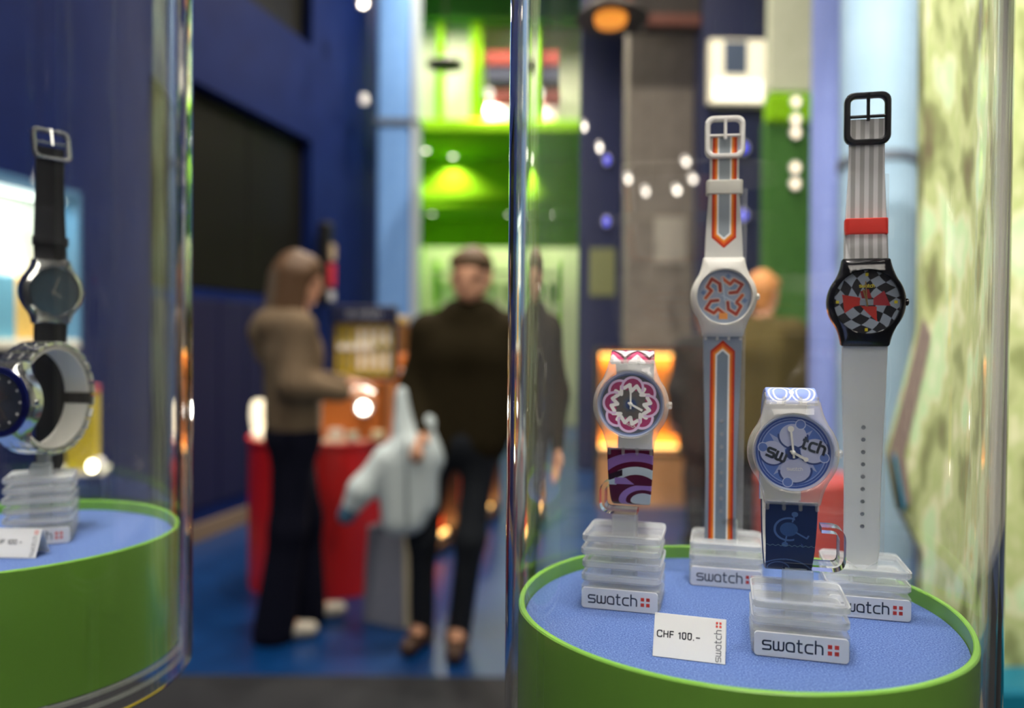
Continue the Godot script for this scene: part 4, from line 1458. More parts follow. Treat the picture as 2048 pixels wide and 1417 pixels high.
func _left_contents() -> void:
	# upright watch with black leather strap
	var steel := mat("steel", rgb(206, 208, 204), 0.18, 1.0)
	var s := stand("clear acrylic stand of four plates under the steel bracelet watch", Vector3(-0.2790, FELT, -0.470), deg_to_rad(22), 5, 0.004, true)
	var t := thing("wristwatch", "round steel watch with black leather strap standing upright in the other cylinder", "watch", Vector3(-0.2935, 1.3895, -0.512), deg_to_rad(52), "watches in the left cylinder")
	var leather := mat("black_leather", rgb(18, 20, 28), 0.5)
	strap(t, "strap", leather, [Vector2(0.0185, -0.002), Vector2(0.03, -0.0034), Vector2(0.06, -0.004), Vector2(0.092, -0.004)], 0.0098, 0.0085, 1.0, 0.0026)
	strap(t, "strap", leather, [Vector2(-0.0185, -0.002), Vector2(-0.035, -0.0034), Vector2(-0.07, -0.0038), Vector2(-0.118, -0.0038)], 0.0100, 0.0085, -1.0, 0.0024, true)
	watch_case(t, steel, 0.0185, 0.0105, 0.0205, 0.0150, 0.0095)
	disc(t, "dial", mat("teal_dial", rgb(34, 66, 84), 0.35), 0.0150, 0.001)
	hand(t, "hour_hand", steel, 130, 0.006, 0.0004, 0.0003, 0.0015)
	hand(t, "minute_hand", steel, 20, 0.0095, 0.0004, 0.0003, 0.0018)
	disc(t, "crystal", crystal(), 0.0151, 0.0038, 0.0008)
	crown(t, steel, 0.0185)
	loop(t, leather, 0.032, -0.003, 0.0206, 0.006)
	buckle(t, steel, 0.0935, -0.0015, 0.0235, 0.021, Basis(Vector3.RIGHT, -0.2))
	t = thing("display_rod", "clear rod holding the black strap watch upright", "rod", Vector3(-0.2965, FELT, -0.5145), deg_to_rad(52))
	var mb := MB.new()
	mb.rbox(Vector3(0, 0.013, 0), Vector3(0.03, 0.025, 0.02), 0.001, 0.003)
	part(mb, "block", clear("frosted_acrylic", Color.WHITE, 0.3), t)
	mb = MB.new()
	mb.rbox(Vector3(0, 0.12, -0.0026), Vector3(0.012, 0.2, 0.0014), 0.0004)
	part(mb, "blade", clear("strip_acrylic", Color.WHITE, 0.1), t)
	# steel bracelet watch with blue bezel on a white ring
	t = thing("wristwatch", "steel bracelet watch with dark blue face and bezel, cut by the picture edge", "watch", Vector3(-0.2890, 1.3235, -0.4545), deg_to_rad(-8), "watches in the left cylinder")
	var gun := mat("gunmetal_dial", rgb(30, 40, 60), 0.3)
	watch_case(t, steel, 0.0205, 0.0115, 0.0230, 0.0160, 0.0110)
	mb = MB.new()
	mb.lathe([Vector2(0.0160, 0.0036), Vector2(0.0166, 0.0058), Vector2(0.0196, 0.0054), Vector2(0.0200, 0.0040)], 64, Vector3.ZERO, true, 0, Basis(Vector3.RIGHT, PI / 2))
	part(mb, "bezel", mat("blue_bezel", rgb(24, 34, 110), 0.15, 0.6), t, 30)
	disc(t, "dial", gun, 0.0161, 0.003)
	for k in 12:
		mb = MB.new()
		var a := TAU * k / 12
		mb.lathe([Vector2(0.0008, 0), Vector2(0.0006, 0.0003)], 10, Vector3(cos(a) * 0.0132, sin(a) * 0.0132, 0.0031), false, 2, Basis(Vector3.RIGHT, PI / 2))
		part(mb, "hour_mark", mat("white_hand"), t, 35, false)
	hand(t, "hour_hand", steel, 60, 0.007, 0.0006, 0.0003, 0.0036)
	hand(t, "minute_hand", steel, 150, 0.011, 0.0005, 0.0003, 0.0040)
	disc(t, "crystal", crystal(), 0.0162, 0.0052, 0.0006)
	crown(t, steel, 0.0215)
	# bracelet of links round an ellipse behind the case
	var n := 22
	for k in n:
		var a := lerpf(0.62, TAU - 0.62, float(k) / (n - 1))     # 0 = front, where the case sits
		var c := Vector3(0, sin(a) * 0.0330, -0.0330 + cos(a) * 0.0330)
		var tg := Vector3(0, cos(a) * 0.0330, -sin(a) * 0.0330).normalized()
		var b := Basis(Vector3.RIGHT, tg, Vector3.RIGHT.cross(tg))
		mb = MB.new()
		for x in [-0.0068, 0.0, 0.0068]:
			mb.rbox(c + b * Vector3(x, 0, 0), Vector3(0.0064 if x != 0.0 else 0.0066, 0.0066, 0.0026), 0.0006, 0.0008, 2, b)
		part(mb, "link", steel, t, 35)
	t = thing("watch_ring", "white plastic ring inside the steel bracelet", "holder", Vector3(-0.2890, 1.3235, -0.4545), deg_to_rad(-8))
	mb = MB.new()
	var rings := []
	for k in 40:
		var a := lerpf(0.8, TAU - 0.8, k / 39.0)
		var c := Vector3(0, sin(a), cos(a))
		var ring := PackedVector3Array()
		for q in [[-0.008, 0.0308], [0.008, 0.0308], [0.008, 0.0292], [-0.008, 0.0292]]:
			ring.append(Vector3(q[0], c.y * q[1], -0.0330 + c.z * q[1]))
		rings.append(ring)
	mb.loft(rings)
	part(mb, "band", mat("white_plastic", rgb(226, 226, 216), 0.4), t, 40)
	mb = MB.new()
	mb.rbox(Vector3(0, -0.002, -0.0630), Vector3(0.0175, 0.007, 0.004), 0.0006)
	part(mb, "clasp_label", mat("black_plastic"), t)
	mb = MB.new()
	mb.rbox(Vector3(0, -0.0395, -0.033), Vector3(0.006, 0.016, 0.006), 0.0006)
	part(mb, "stem", clear("post_acrylic", Color.WHITE, 0.3), t)
	card("white folded card tilted before the steel bracelet watch", Vector3(-0.2760, FELT + 0.0002, -0.4480), deg_to_rad(-2), true)

# ------------------------------------------------------------------ people: smooth union of tapered capsules, meshed as surface nets
func sdf(mb: MB, bones: Array, cell: float, k := 0.03, xf := Transform3D()) -> void:
	var lo := Vector3.ONE * 1e9
	var hi := -lo
	for b in bones:
		var r: float = maxf(b[2], b[3])
		lo = lo.min(b[0] - Vector3.ONE * r).min(b[1] - Vector3.ONE * r)
		hi = hi.max(b[0] + Vector3.ONE * r).max(b[1] + Vector3.ONE * r)
	var pad := cell * 3.0 + k
	lo -= Vector3.ONE * pad
	hi += Vector3.ONE * pad
	var nx := int((hi.x - lo.x) / cell) + 2
	var ny := int((hi.y - lo.y) / cell) + 2
	var nz := int((hi.z - lo.z) / cell) + 2
	var f := PackedFloat32Array()
	f.resize(nx * ny * nz)
	for b in bones:
		var a: Vector3 = b[0]
		var ba: Vector3 = b[1] - a
		var ra: float = b[2]
		var rb: float = b[3]
		var l2 := maxf(ba.length_squared(), 1e-9)
		var m := Vector3.ONE * (maxf(ra, rb) + k * 2.5 + cell * 2.0)
		var p0: Vector3 = (a.min(b[1]) - m - lo) / cell
		var p1: Vector3 = (a.max(b[1]) + m - lo) / cell
		for z in range(maxi(0, int(p0.z)), mini(nz, int(p1.z) + 1)):
			for y in range(maxi(0, int(p0.y)), mini(ny, int(p1.y) + 1)):
				var row := (z * ny + y) * nx
				for x in range(maxi(0, int(p0.x)), mini(nx, int(p1.x) + 1)):
					var p := lo + Vector3(x, y, z) * cell - a
					var t := clampf(p.dot(ba) / l2, 0.0, 1.0)
					var d := (p - ba * t).length() - lerpf(ra, rb, t)
					f[row + x] += exp(minf(-d / k, 40.0))
	for i in f.size():
		f[i] = -k * log(f[i]) if f[i] > 1e-12 else 1.0
	var cellv := {}
	var sy := nx
	var sz := nx * ny
	for z in nz - 1:
		for y in ny - 1:
			var row := (z * ny + y) * nx
			for x in nx - 1:
				var i := row + x
				if f[i] > cell * 2.0 or f[i] < -cell * 2.0:
					continue
				var c := [f[i], f[i + 1], f[i + sy], f[i + sy + 1], f[i + sz], f[i + sz + 1], f[i + sz + sy], f[i + sz + sy + 1]]
				var inside := 0
				for q in 8:
					if c[q] < 0.0:
						inside += 1
				if inside == 0 or inside == 8:
					continue
				var s := Vector3.ZERO
				var n := 0
				for e in [[0, 1], [2, 3], [4, 5], [6, 7], [0, 2], [1, 3], [4, 6], [5, 7], [0, 4], [1, 5], [2, 6], [3, 7]]:
					var u: float = c[e[0]]
					var w: float = c[e[1]]
					if (u < 0.0) != (w < 0.0):
						var t := u / (u - w)
						var pa := Vector3(e[0] & 1, (e[0] >> 1) & 1, e[0] >> 2)
						var pb := Vector3(e[1] & 1, (e[1] >> 1) & 1, e[1] >> 2)
						s += pa.lerp(pb, t)
						n += 1
				cellv[i] = mb.add(xf * (lo + (Vector3(x, y, z) + s / n) * cell))
	for i in cellv:
		for e in [[1, sy, sz], [sy, sz, 1], [sz, 1, sy]]:
			if (f[i] < 0.0) != (f[i + e[0]] < 0.0):
				var a = cellv.get(i - e[1] - e[2])
				var b = cellv.get(i - e[2])
				var d = cellv.get(i - e[1])
				if a == null or b == null or d == null:
					continue
				if f[i] < 0.0:
					mb.quad(a, d, cellv[i], b)
				else:
					mb.quad(a, b, cellv[i], d)

func side_arm(p: Dictionary, s: String) -> Array:
	return [p["shoulder" + s], p["elbow" + s], p["wrist" + s]]

# five separate fingers rooted in a palm; dir is where the fingers point, palm_n where the palm looks
func hand_bones(w: Vector3, dir: Vector3, palm_n: Vector3, thumb_side: float, curl := 0.6) -> Array:
	var out := []
	var d := dir.normalized()
	var n := (palm_n - d * palm_n.dot(d)).normalized()
	var s := d.cross(n) * thumb_side
	out.append([w, w + d * 0.03, 0.026, 0.026])
	for k in 4:
		var o := s * (0.027 - k * 0.018)
		var root := w + d * 0.085 + o
		out.append([w + d * 0.03 + o * 0.8, root, 0.014, 0.011])
		var l: float = [0.066, 0.074, 0.068, 0.054][k]
		var a := root
		var dd := d
		for j in 3:
			dd = (dd + n * curl * 0.45).normalized()
			var b: Vector3 = a + dd * l * [0.45, 0.3, 0.25][j]
			out.append([a, b, 0.0095 - j * 0.0006, 0.009 - j * 0.0008])
			a = b
	var ta := w + d * 0.025 + s * 0.025
	var tb := ta + d * 0.035 + s * 0.03 + n * 0.012
	out.append([ta, tb, 0.013, 0.0105])
	out.append([tb, tb + d * 0.032 + s * 0.008 + n * 0.014, 0.0105, 0.0085])
	return out

func person(label: String, at: Vector3, turn: float, p: Dictionary, o: Dictionary) -> Node3D:
	var t := thing("person", label, "person", at, turn)
	var skin := mat("skin_" + o.get("skin_key", "a"), o.get("skin", rgb(214, 160, 128)), 0.5)
	var body := MB.new()
	var hips: Vector3 = p.hips
	var chest: Vector3 = p.chest
	var neck: Vector3 = p.neck
	var b := []
	var slim: float = o.get("leg", 1.0)
	b.append([hips + Vector3(-0.06, 0, 0), hips + Vector3(0.06, 0, 0), 0.105, 0.105])
	b.append([hips + Vector3(-0.05, 0.05, 0), chest + Vector3(-0.07, 0, 0), 0.09, 0.11])
	b.append([hips + Vector3(0.05, 0.05, 0), chest + Vector3(0.07, 0, 0), 0.09, 0.11])
	b.append([p.shoulderR, p.shoulderL, 0.055, 0.055])
	b.append([chest, neck, 0.09, 0.055])
	b.append([neck, p.head, 0.052, 0.055])
	for s in ["R", "L"]:
		var a := side_arm(p, s)
		b.append([a[0], a[1], 0.048, 0.04])
		b.append([a[1], a[2], 0.04, 0.028])
		b.append([p["hip" + s], p["knee" + s], 0.085 * slim, 0.055 * slim])
		b.append([p["knee" + s], p["ankle" + s], 0.052 * slim, 0.036])
		b.append([p["ankle" + s], p["toe" + s], 0.036, 0.03])
	sdf(body, b, 0.02, 0.02)
	# head: skull, jaw, brow, nose, lips, ears on a finer grid
	var h: Vector3 = p.head
	var hb := Basis(Vector3.UP, p.get("head_turn", 0.0)) * Basis(Vector3.RIGHT, p.get("head_nod", 0.0))
	var hd := [[Vector3(0, 0.035, -0.018), Vector3(0, 0.03, 0.018), 0.079, 0.072], [Vector3(0, -0.02, 0.03), Vector3(0, -0.068, 0.048), 0.058, 0.036], [Vector3(-0.03, -0.05, 0.02), Vector3(0.03, -0.05, 0.02), 0.04, 0.04], [Vector3(-0.032, 0.018, 0.074), Vector3(0.032, 0.018, 0.074), 0.012, 0.012], [Vector3(0, 0.008, 0.082), Vector3(0, -0.026, 0.1), 0.008, 0.012], [Vector3(-0.018, -0.058, 0.078), Vector3(0.018, -0.058, 0.078), 0.008, 0.008], [Vector3(0, -0.088, 0.066), Vector3(0, -0.086, 0.068), 0.014, 0.014], [Vector3(-0.08, 0.012, -0.008), Vector3(-0.082, -0.022, -0.002), 0.014, 0.009], [Vector3(0.08, 0.012, -0.008), Vector3(0.082, -0.022, -0.002), 0.014, 0.009], [Vector3(0, -0.06, -0.02), Vector3(0, -0.14, -0.02), 0.05, 0.052]]
	sdf(body, hd, 0.007, 0.009, Transform3D(hb, h))
	for s in ["R", "L"]:
		var hand_dir: Vector3 = p["wrist" + s] - p["elbow" + s]
		sdf(body, hand_bones(p["wrist" + s], p.get("hand" + s, hand_dir), p.get("palm" + s, Vector3(0.2 if s == "R" else -0.2, 0, 0.3)), 1.0 if s == "R" else -1.0, p.get("curl" + s, 0.6)), 0.006, 0.005)
	part(body, "body", skin, t, 180, true)
	for x in [-0.031, 0.031]:
		var e := MB.new()
		e.lathe([Vector2(0.002, -0.011), Vector2(0.009, -0.006), Vector2(0.0115, 0.0), Vector2(0.009, 0.006), Vector2(0.002, 0.011)], 14, h + hb * Vector3(x, 0.0, 0.071))
		part(e, "eye", mat("eye_dark", rgb(46, 38, 34), 0.25), t, 80)
	# hair
	var hair := []
	for q in o.hair_bones:
		hair.append(q)
	var hm := MB.new()
	sdf(hm, hair, 0.01, 0.014, Transform3D(hb, h))
	part(hm, "hair", mat("hair_" + o.hair_key, o.hair, 0.6), t, 180)
	# coat: torso, sleeves, collar or hood
	var c := []
	var w: float = o.get("bulk", 1.0)
	var hem: Vector3 = p.hem
	c.append([hem + Vector3(-0.075, 0, 0), chest + Vector3(-0.085, 0, 0), 0.135 * w, 0.135 * w])
	c.append([hem + Vector3(0.075, 0, 0), chest + Vector3(0.085, 0, 0), 0.135 * w, 0.135 * w])
	c.append([chest + Vector3(-0.07, 0.05, 0), chest + Vector3(0.07, 0.05, 0), 0.13 * w, 0.13 * w])
	c.append([p.shoulderR, p.shoulderL, 0.08 * w, 0.08 * w])
	c.append([neck + Vector3(-0.03, -0.03, -0.01), neck + Vector3(0.03, -0.03, -0.01), 0.075, 0.075])
	for s in ["R", "L"]:
		var a := side_arm(p, s)
		c.append([a[0], a[1], 0.075 * w, 0.064 * w])
		c.append([a[1], a[1].lerp(a[2], 0.93), 0.064 * w, 0.05 * w])
	for q in o.get("coat_extra", []):
		c.append(q)
	var cm := MB.new()
	sdf(cm, c, 0.018, 0.022)
	part(cm, "coat", o.coat, t, 180)
	# trousers
	var tr := []
	var lw: float = o.get("leg", 1.0)
	tr.append([hips + Vector3(-0.06, 0, 0), hips + Vector3(0.06, 0, 0), 0.122, 0.122])
	for s in ["R", "L"]:
		tr.append([p["hip" + s], p["knee" + s], 0.102 * lw, 0.078 * lw])
		tr.append([p["knee" + s], p["ankle" + s] + Vector3(0, -0.045, 0), 0.076 * lw, o.get("flare", 0.07 * lw)])
	var tm := MB.new()
	sdf(tm, tr, 0.018, 0.02)
	part(tm, "trousers", o.trousers, t, 180)
	for s in ["R", "L"]:
		var an: Vector3 = p["ankle" + s]
		var to: Vector3 = p["toe" + s]
		var sm := MB.new()
		var g := Vector3(an.x, 0.045, an.z)
		sdf(sm, [[g + (g - Vector3(to.x, 0.045, to.z)).normalized() * 0.03, g, 0.043, 0.045], [g, Vector3(to.x, 0.038, to.z), 0.045, 0.036], [an, g, 0.045, 0.045]], 0.012, 0.012)
		part(sm, "shoe", o.shoe, t, 180)
	return t

func _people() -> void:
	# woman seen from her right side, reaching over the counter
	var wool := grained("taupe_jacket", rgb(106, 92, 74), rgb(120, 104, 86), 3.0, 0.85)
	var long_hair := [[Vector3(0, 0.05, -0.02), Vector3(0, 0.05, 0.015), 0.094, 0.082], [Vector3(-0.05, 0.02, -0.04), Vector3(-0.07, -0.2, -0.05), 0.07, 0.05], [Vector3(0.05, 0.02, -0.04), Vector3(0.07, -0.2, -0.05), 0.07, 0.05], [Vector3(0, 0.0, -0.07), Vector3(0, -0.24, -0.09), 0.07, 0.055], [Vector3(-0.075, 0.03, 0.02), Vector3(-0.085, -0.14, 0.02), 0.026, 0.024], [Vector3(0.075, 0.03, 0.02), Vector3(0.085, -0.14, 0.02), 0.026, 0.024]]
	person("person with long brown hair in a taupe hooded jacket, reaching over the red counter", Vector3(-1.02, 0, -3.72), deg_to_rad(112), {
		"hips": Vector3(0.0, 0.92, 0.0), "chest": Vector3(0, 1.26, 0.0), "neck": Vector3(0, 1.47, 0.0), "head": Vector3(0, 1.635, 0.03), "head_turn": -0.2, "head_nod": 0.12, "hem": Vector3(0, 0.98, 0.0),
		"shoulderR": Vector3(-0.17, 1.41, 0.0), "elbowR": Vector3(-0.23, 1.16, -0.02), "wristR": Vector3(-0.19, 1.12, 0.21), "shoulderL": Vector3(0.17, 1.41, 0.0), "elbowL": Vector3(0.22, 1.17, 0.04), "wristL": Vector3(0.12, 1.15, 0.27),
		"palmR": Vector3(0.3, -1, 0), "palmL": Vector3(-0.3, -1, 0),
		"hipR": Vector3(-0.09, 0.9, 0), "kneeR": Vector3(-0.1, 0.5, -0.03), "ankleR": Vector3(-0.1, 0.08, -0.09), "toeR": Vector3(-0.12, 0.03, 0.07), "hipL": Vector3(0.09, 0.9, 0), "kneeL": Vector3(0.1, 0.5, 0.07), "ankleL": Vector3(0.1, 0.08, 0.08), "toeL": Vector3(0.11, 0.03, 0.24)},
		{"hair": rgb(84, 58, 32), "hair_key": "brown", "hair_bones": long_hair, "coat": wool, "bulk": 0.9, "flare": 0.095, "trousers": grained("navy_trousers", rgb(14, 16, 30), rgb(20, 22, 38), 3.0, 0.85), "shoe": mat("grey_shoe", rgb(176, 172, 160), 0.6),
		"coat_extra": [[Vector3(-0.07, 1.43, -0.1), Vector3(0.07, 1.43, -0.1), 0.07, 0.07], [Vector3(0, 1.38, -0.13), Vector3(0, 1.30, -0.13), 0.07, 0.04]]})
	# man facing us in a dark coat
	var short_hair := [[Vector3(0, 0.06, -0.03), Vector3(0, 0.062, 0.02), 0.088, 0.07], [Vector3(0, 0.03, -0.05), Vector3(0, -0.04, -0.05), 0.075, 0.06], [Vector3(-0.05, 0.07, 0.045), Vector3(0.05, 0.07, 0.045), 0.03, 0.03]]
	person("person with short hair in a dark olive brown coat, facing the displays", Vector3(-0.27, 0, -3.52), deg_to_rad(-4), {
		"hips": Vector3(0.06, 0.93, 0.0), "chest": Vector3(0.08, 1.27, 0.0), "neck": Vector3(0.09, 1.48, 0.0), "head": Vector3(0.09, 1.632, 0.02), "head_turn": -0.1, "hem": Vector3(0.06, 0.93, 0.0),
		"shoulderR": Vector3(-0.10, 1.40, 0.0), "elbowR": Vector3(-0.17, 1.14, 0.0), "wristR": Vector3(-0.10, 0.955, 0.13), "shoulderL": Vector3(0.27, 1.40, 0.0), "elbowL": Vector3(0.34, 1.13, -0.03), "wristL": Vector3(0.33, 0.9, 0.08),
		"handR": Vector3(-0.12, -0.3, 0.6), "palmR": Vector3(0.7, -0.6, 0), "curlR": 1.0,
		"hipR": Vector3(-0.05, 0.92, 0), "kneeR": Vector3(-0.115, 0.5, 0.02), "ankleR": Vector3(-0.13, 0.08, -0.05), "toeR": Vector3(-0.16, 0.03, 0.11), "hipL": Vector3(0.14, 0.92, 0), "kneeL": Vector3(0.10, 0.5, 0.04), "ankleL": Vector3(0.04, 0.08, 0.0), "toeL": Vector3(0.05, 0.03, 0.17)},
		{"hair": rgb(92, 70, 44), "hair_key": "short", "hair_bones": short_hair, "coat": grained("olive_coat", rgb(36, 31, 18), rgb(44, 38, 23), 3.0, 0.85), "bulk": 0.92, "leg": 0.78, "trousers": grained("grey_trousers", rgb(36, 40, 46), rgb(44, 48, 54), 3.0, 0.85), "shoe": mat("brown_shoe", rgb(70, 48, 34), 0.5),
		"coat_extra": [[Vector3(0.03, 1.48, 0.02), Vector3(0.15, 1.48, 0.02), 0.06, 0.06]]})
	# two visitors seen through the cylinder
	person("visitor with sandy hair in an olive coat, seen through the big cylinder", Vector3(1.45, 0, -4.6), deg_to_rad(140), {
		"hips": Vector3(0.0, 0.93, 0.0), "chest": Vector3(0, 1.27, 0.0), "neck": Vector3(0, 1.48, 0.0), "head": Vector3(0, 1.635, 0.02), "hem": Vector3(0, 0.8, 0.0),
		"shoulderR": Vector3(-0.19, 1.41, 0.0), "elbowR": Vector3(-0.25, 1.14, 0.02), "wristR": Vector3(-0.16, 1.05, 0.22), "shoulderL": Vector3(0.19, 1.41, 0.0), "elbowL": Vector3(0.25, 1.14, 0.02), "wristL": Vector3(0.2, 0.95, 0.14),
		"hipR": Vector3(-0.09, 0.92, 0), "kneeR": Vector3(-0.1, 0.5, 0.02), "ankleR": Vector3(-0.1, 0.08, -0.03), "toeR": Vector3(-0.12, 0.03, 0.13), "hipL": Vector3(0.09, 0.92, 0), "kneeL": Vector3(0.1, 0.5, 0.02), "ankleL": Vector3(0.1, 0.08, -0.03), "toeL": Vector3(0.12, 0.03, 0.13)},
		{"hair": rgb(196, 132, 70), "hair_key": "sandy", "hair_bones": short_hair, "coat": grained("moss_coat", rgb(72, 64, 34), rgb(84, 76, 42), 3.0, 0.85), "bulk": 1.05, "trousers": mat("black_trousers", rgb(24, 24, 26), 0.8), "shoe": mat("black_shoe", rgb(20, 20, 22), 0.5)})
	person("visitor all in black seen from behind, beyond the purple flower watch", Vector3(1.30, 0, -5.3), deg_to_rad(190), {
		"hips": Vector3(0.0, 0.86, 0.0), "chest": Vector3(0, 1.18, 0.0), "neck": Vector3(0, 1.38, 0.0), "head": Vector3(0, 1.53, 0.02), "hem": Vector3(0, 0.7, 0.0),
		"shoulderR": Vector3(-0.18, 1.31, 0.0), "elbowR": Vector3(-0.24, 1.05, 0.02), "wristR": Vector3(-0.2, 0.84, 0.14), "shoulderL": Vector3(0.18, 1.31, 0.0), "elbowL": Vector3(0.24, 1.05, 0.02), "wristL": Vector3(0.2, 0.84, 0.14),
		"hipR": Vector3(-0.09, 0.85, 0), "kneeR": Vector3(-0.1, 0.46, 0.02), "ankleR": Vector3(-0.1, 0.08, -0.03), "toeR": Vector3(-0.12, 0.03, 0.13), "hipL": Vector3(0.09, 0.85, 0), "kneeL": Vector3(0.1, 0.46, 0.02), "ankleL": Vector3(0.1, 0.08, -0.03), "toeL": Vector3(0.12, 0.03, 0.13)},
		{"hair": rgb(40, 32, 26), "hair_key": "dark", "hair_bones": short_hair, "coat": mat("black_coat", rgb(24, 24, 26), 0.8), "bulk": 1.1, "trousers": mat("black_trousers"), "shoe": mat("black_shoe")})
	# black shoulder bag of the olive visitor
	var t := thing("shoulder_bag", "black shoulder bag hanging behind the olive coated visitor", "bag", Vector3(1.78, 1.02, -4.46), deg_to_rad(-25))
	var mb := MB.new()
	mb.rbox(Vector3(0, 0.14, 0), Vector3(0.22, 0.28, 0.11), 0.03, 0.045, 4)
	part(mb, "body", mat("black_canvas", rgb(22, 22, 26), 0.7), t)
	mb = MB.new()
	mb.rbox(Vector3(0, 0.15, 0.057), Vector3(0.15, 0.08, 0.01), 0.004)
	part(mb, "patch", mat("sand_tag"), t)
	mb = MB.new()
	mb.tube([Vector3(-0.1, 0.26, 0), Vector3(-0.12, 0.36, 0), Vector3(-0.08, 0.43, 0.0), Vector3(0.0, 0.40, 0.0), Vector3(0.09, 0.27, 0)], 0.011, 8)
	part(mb, "strap", mat("black_canvas"), t)
	# pale jacket carried over the man's hand
	t = thing("jacket", "pale blue white child's jacket hanging from the brown coated person's hand", "jacket", Vector3(-0.46, 0.55, -3.40))
	var j := [[Vector3(0.02, 0.34, 0), Vector3(0.03, 0.06, 0), 0.085, 0.075], [Vector3(0.09, 0.32, 0.01), Vector3(0.1, 0.12, 0.0), 0.06, 0.05], [Vector3(-0.05, 0.30, 0.02), Vector3(-0.03, 0.04, 0.02), 0.06, 0.055], [Vector3(-0.08, 0.30, 0.02), Vector3(-0.17, 0.18, 0.04), 0.05, 0.05], [Vector3(-0.17, 0.18, 0.04), Vector3(-0.215, 0.1, 0.04), 0.05, 0.04], [Vector3(0.06, 0.38, -0.02), Vector3(0.11, 0.46, -0.03), 0.05, 0.035], [Vector3(0.0, 0.44, 0.0), Vector3(-0.01, 0.59, -0.01), 0.045, 0.025], [Vector3(0.11, 0.46, -0.03), Vector3(0.135, 0.30, -0.01), 0.035, 0.04]]
	mb = MB.new()
	sdf(mb, j, 0.014, 0.016)
	part(mb, "shell", grained("pale_nylon", rgb(202, 218, 224), rgb(214, 228, 230), 3.0, 0.6), t, 180)
	mb = MB.new()
	sdf(mb, [[Vector3(-0.215, 0.1, 0.04), Vector3(-0.232, 0.07, 0.04), 0.042, 0.038]], 0.01, 0.01)
	part(mb, "cuff", mat("blue_cuff", rgb(70, 110, 140), 0.7), t, 180)
	mb = MB.new()
	mb.tube([Vector3(0.02, 0.40, 0.088), Vector3(0.028, 0.25, 0.09), Vector3(0.03, 0.06, 0.078)], 0.006, 8)
	part(mb, "zip", mat("grey_zip", rgb(140, 152, 158), 0.4), t)
	# paper shopping bag on the floor
	t = thing("shopping_bag", "grey and cream paper shopping bag standing on the blue floor", "bag", Vector3(-0.57, 0, -3.86), -0.5)
	mb = MB.new()
	var rings := []
	for row in [[0.002, 1.0], [0.006, 1.02], [0.25, 0.96], [0.46, 0.86]]:
		var ring := PackedVector3Array()
		for q in plate_ring(0.24 * row[1], 0.15 * row[1], 0.006):
			ring.append(Vector3(q.x, row[0], q.y))
		rings.append(ring)
	for row in [[0.458, 0.84], [0.25, 0.94], [0.008, 1.0]]:
		var ring := PackedVector3Array()
		for q in plate_ring(0.236 * row[1], 0.146 * row[1], 0.005):
			ring.append(Vector3(q.x, row[0], q.y))
		rings.append(ring)
	mb.loft(rings)
	part(mb, "body", grained("grey_paper", rgb(128, 132, 146), rgb(144, 148, 160), 3.0, 0.7), t)
	mb = MB.new()
	mb.prism(PackedVector2Array([Vector2(-0.07, 0.004), Vector2(0.07, 0.004), Vector2(0.06, 0.45), Vector2(-0.06, 0.45)]), 0.0, 0.002, Transform3D(Basis(Vector3.UP, PI / 2) * Basis(Vector3.RIGHT, -0.035), Vector3(0.1235, 0.0, 0)))
	part(mb, "side_panel", mat("cream_paper", rgb(222, 208, 168), 0.7), t)
	for z in [-0.045, 0.045]:
		mb = MB.new()
		mb.tube([Vector3(-0.05, 0.44, z), Vector3(-0.045, 0.5, z), Vector3(0.0, 0.53, z), Vector3(0.045, 0.5, z), Vector3(0.05, 0.44, z)], 0.004, 6)
		part(mb, "handle", mat("grey_zip"), t)

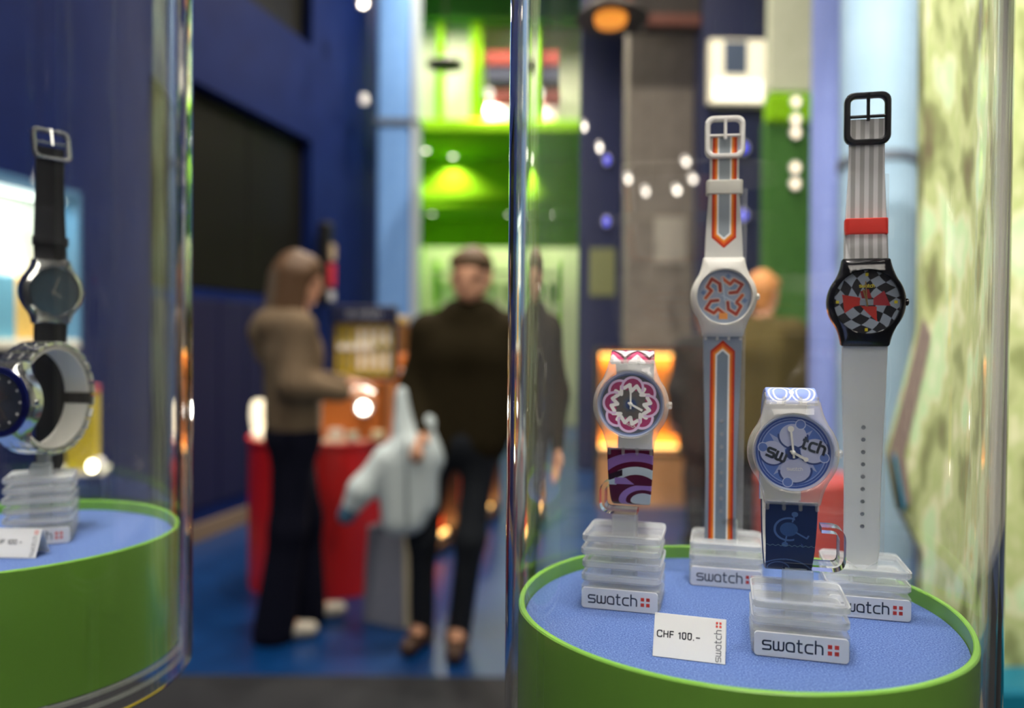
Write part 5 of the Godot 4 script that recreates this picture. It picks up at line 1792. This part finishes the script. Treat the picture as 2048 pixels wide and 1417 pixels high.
func _lamps() -> void:
	var warm := Color(1.0, 0.95, 0.88)
	var cool := Color(1.0, 0.96, 0.90)
	# in view
	downlight(Vector3(-1.315, 4.284, -7.0), Vector3(0.5, -1, 0.4), 1.0, 16.0, "brightest lamp high before the blue wall, at the picture's top", "", 0.034, warm, 65, 1.16)
	downlight(Vector3(-1.40, 3.58, -7.5), Vector3(0.1, -1, 0.2), 0.0, 1.2, "dim lamp on the blue wall beside the light blue column", "", 0.03, warm)
	downlight(Vector3(-0.281, 4.102, -9.0), Vector3(0.0, -1, -0.2), 2.0, 16.0, "bright lamp in front of the stacked boxes above the soffit", "", 0.034, cool, 65, 1.34)
	for r in [[-1.08, 3.705, -9.9], [-0.77, 3.705, -10.2]]:
		downlight(Vector3(r[0], r[1], r[2]), Vector3(0.0, -1, 0.15), 1.3, 7.0, "recessed lamp under the upper green soffit", "lamps under the upper soffit", 0.034, cool, 70)
	for r in [[-1.10, 3.085, -10.9], [-0.05, 3.085, -10.9]]:
		downlight(Vector3(r[0], r[1], r[2]), Vector3(0.0, -1, 0.1), 1.5, 4.5, "recessed lamp under the lower green soffit", "lamps under the lower soffit", 0.034, cool, 70)
	for r in [[0.771, 3.531, 1.2], [0.545, 3.763, 1.2], [1.894, 3.383, 1.0], [1.98, 3.189, 0.9], [1.167, 3.182, 1.0], [1.393, 3.044, 0.9], [1.785, 3.064, 1.2]]:
		downlight(Vector3(r[0] * 0.7, 1.36 + (r[1] - 1.36) * 0.7, -6.3), Vector3(0.05, -0.6, 1), 0.0, 5.0 * r[2], "small pendant spot lamp in the cluster seen through the big cylinder", "pendant lamp cluster", 0.022, cool, 50, 5.44 - (1.36 + (r[1] - 1.36) * 0.7))
	# two unseen spots, placed to light the columns and the printed board
	for r in [[0.2, 4.0, -0.4, 12.0], [0.7, 4.0, 0.4, 12.0]]:
		downlight(Vector3(r[0], r[1], r[2]), Vector3(1.65, 1.4, -2.9) - Vector3(r[0], r[1], r[2]), r[3], 6.0, "unseen aimed spot lamp lighting the blue columns", "unseen aimed spot lamps", 0.05, cool, 24, 1.42)
	# overhead lamps out of view, placed to light the room and the visitors
	for r in [[-1.2, -2.4, 6.0], [0.6, -2.6, 6.0], [-0.6, -4.6, 6.0], [1.3, -4.9, 5.0], [2.6, -2.6, 7.0], [-2.2, -0.5, 3.0], [1.6, -0.6, 3.0], [0.0, 1.2, 1.5], [-0.3, -6.6, 6.0], [3.4, -7.0, 6.0], [0.4, -8.5, 5.0], [-0.7, -8.6, 4.0], [-0.75, -7.3, 3.0], [-0.5, -12.35, 14.0], [0.7, -12.35, 10.0]]:
		downlight(Vector3(r[0], 5.42, r[1]), Vector3(0, -1, 0), r[2] * ROOM, 6.0, "unseen recessed overhead lamp in the dark shop ceiling", "unseen overhead lamps", 0.06, warm, 68)

# unseen luminous panel behind the camera, placed to light the displays from the front
func _unseen_soft_panel() -> void:
	var t := thing("unseen_light_panel", "unseen large soft luminous panel behind the camera, lighting the displays", "lamp", Vector3(0.1, 3.32, 1.65))
	t.rotation.x = -0.72
	box("tray", mat("lamp_housing"), t, Vector3(0, 0, 0.04), Vector3(1.9, 1.3, 0.06), 0.01)
	box("light_diffuser", glow("unseen_panel_glow", Color(1.0, 0.97, 0.93), PANEL), t, Vector3(0, 0, -0.002), Vector3(1.8, 1.2, 0.02), 0.004)
	area(t, Vector3(0, 0, -0.02), Vector3(0, 0, -1), PANEL * 2.16 / PI, Color(1.0, 0.97, 0.93), Vector2(1.8, 1.2))
	for x in [-0.8, 0.8]:
		var mb := MB.new()
		mb.tube([Vector3(x, 0.2, 0.06), t.transform.affine_inverse() * Vector3(x + 0.1, 5.44, 1.9)], 0.006, 6)
		part(mb, "hanger", mat("lamp_housing"), t)

const PANEL := 4.0
const ROOM := 1.35

func _ready() -> void:
	_camera()
	_room()
	_unseen_soft_panel()
	_lamps()
	_background()
	showcase("display_cylinder", "big clear acrylic display cylinder with four watches on blue felt", CASE_R)
	showcase("display_cylinder", "clear acrylic display cylinder cut by the picture's edge, with a steel bracelet watch", CASE_L)
	_right_contents()
	_watches()
	_left_contents()
	_counter()
	_people()
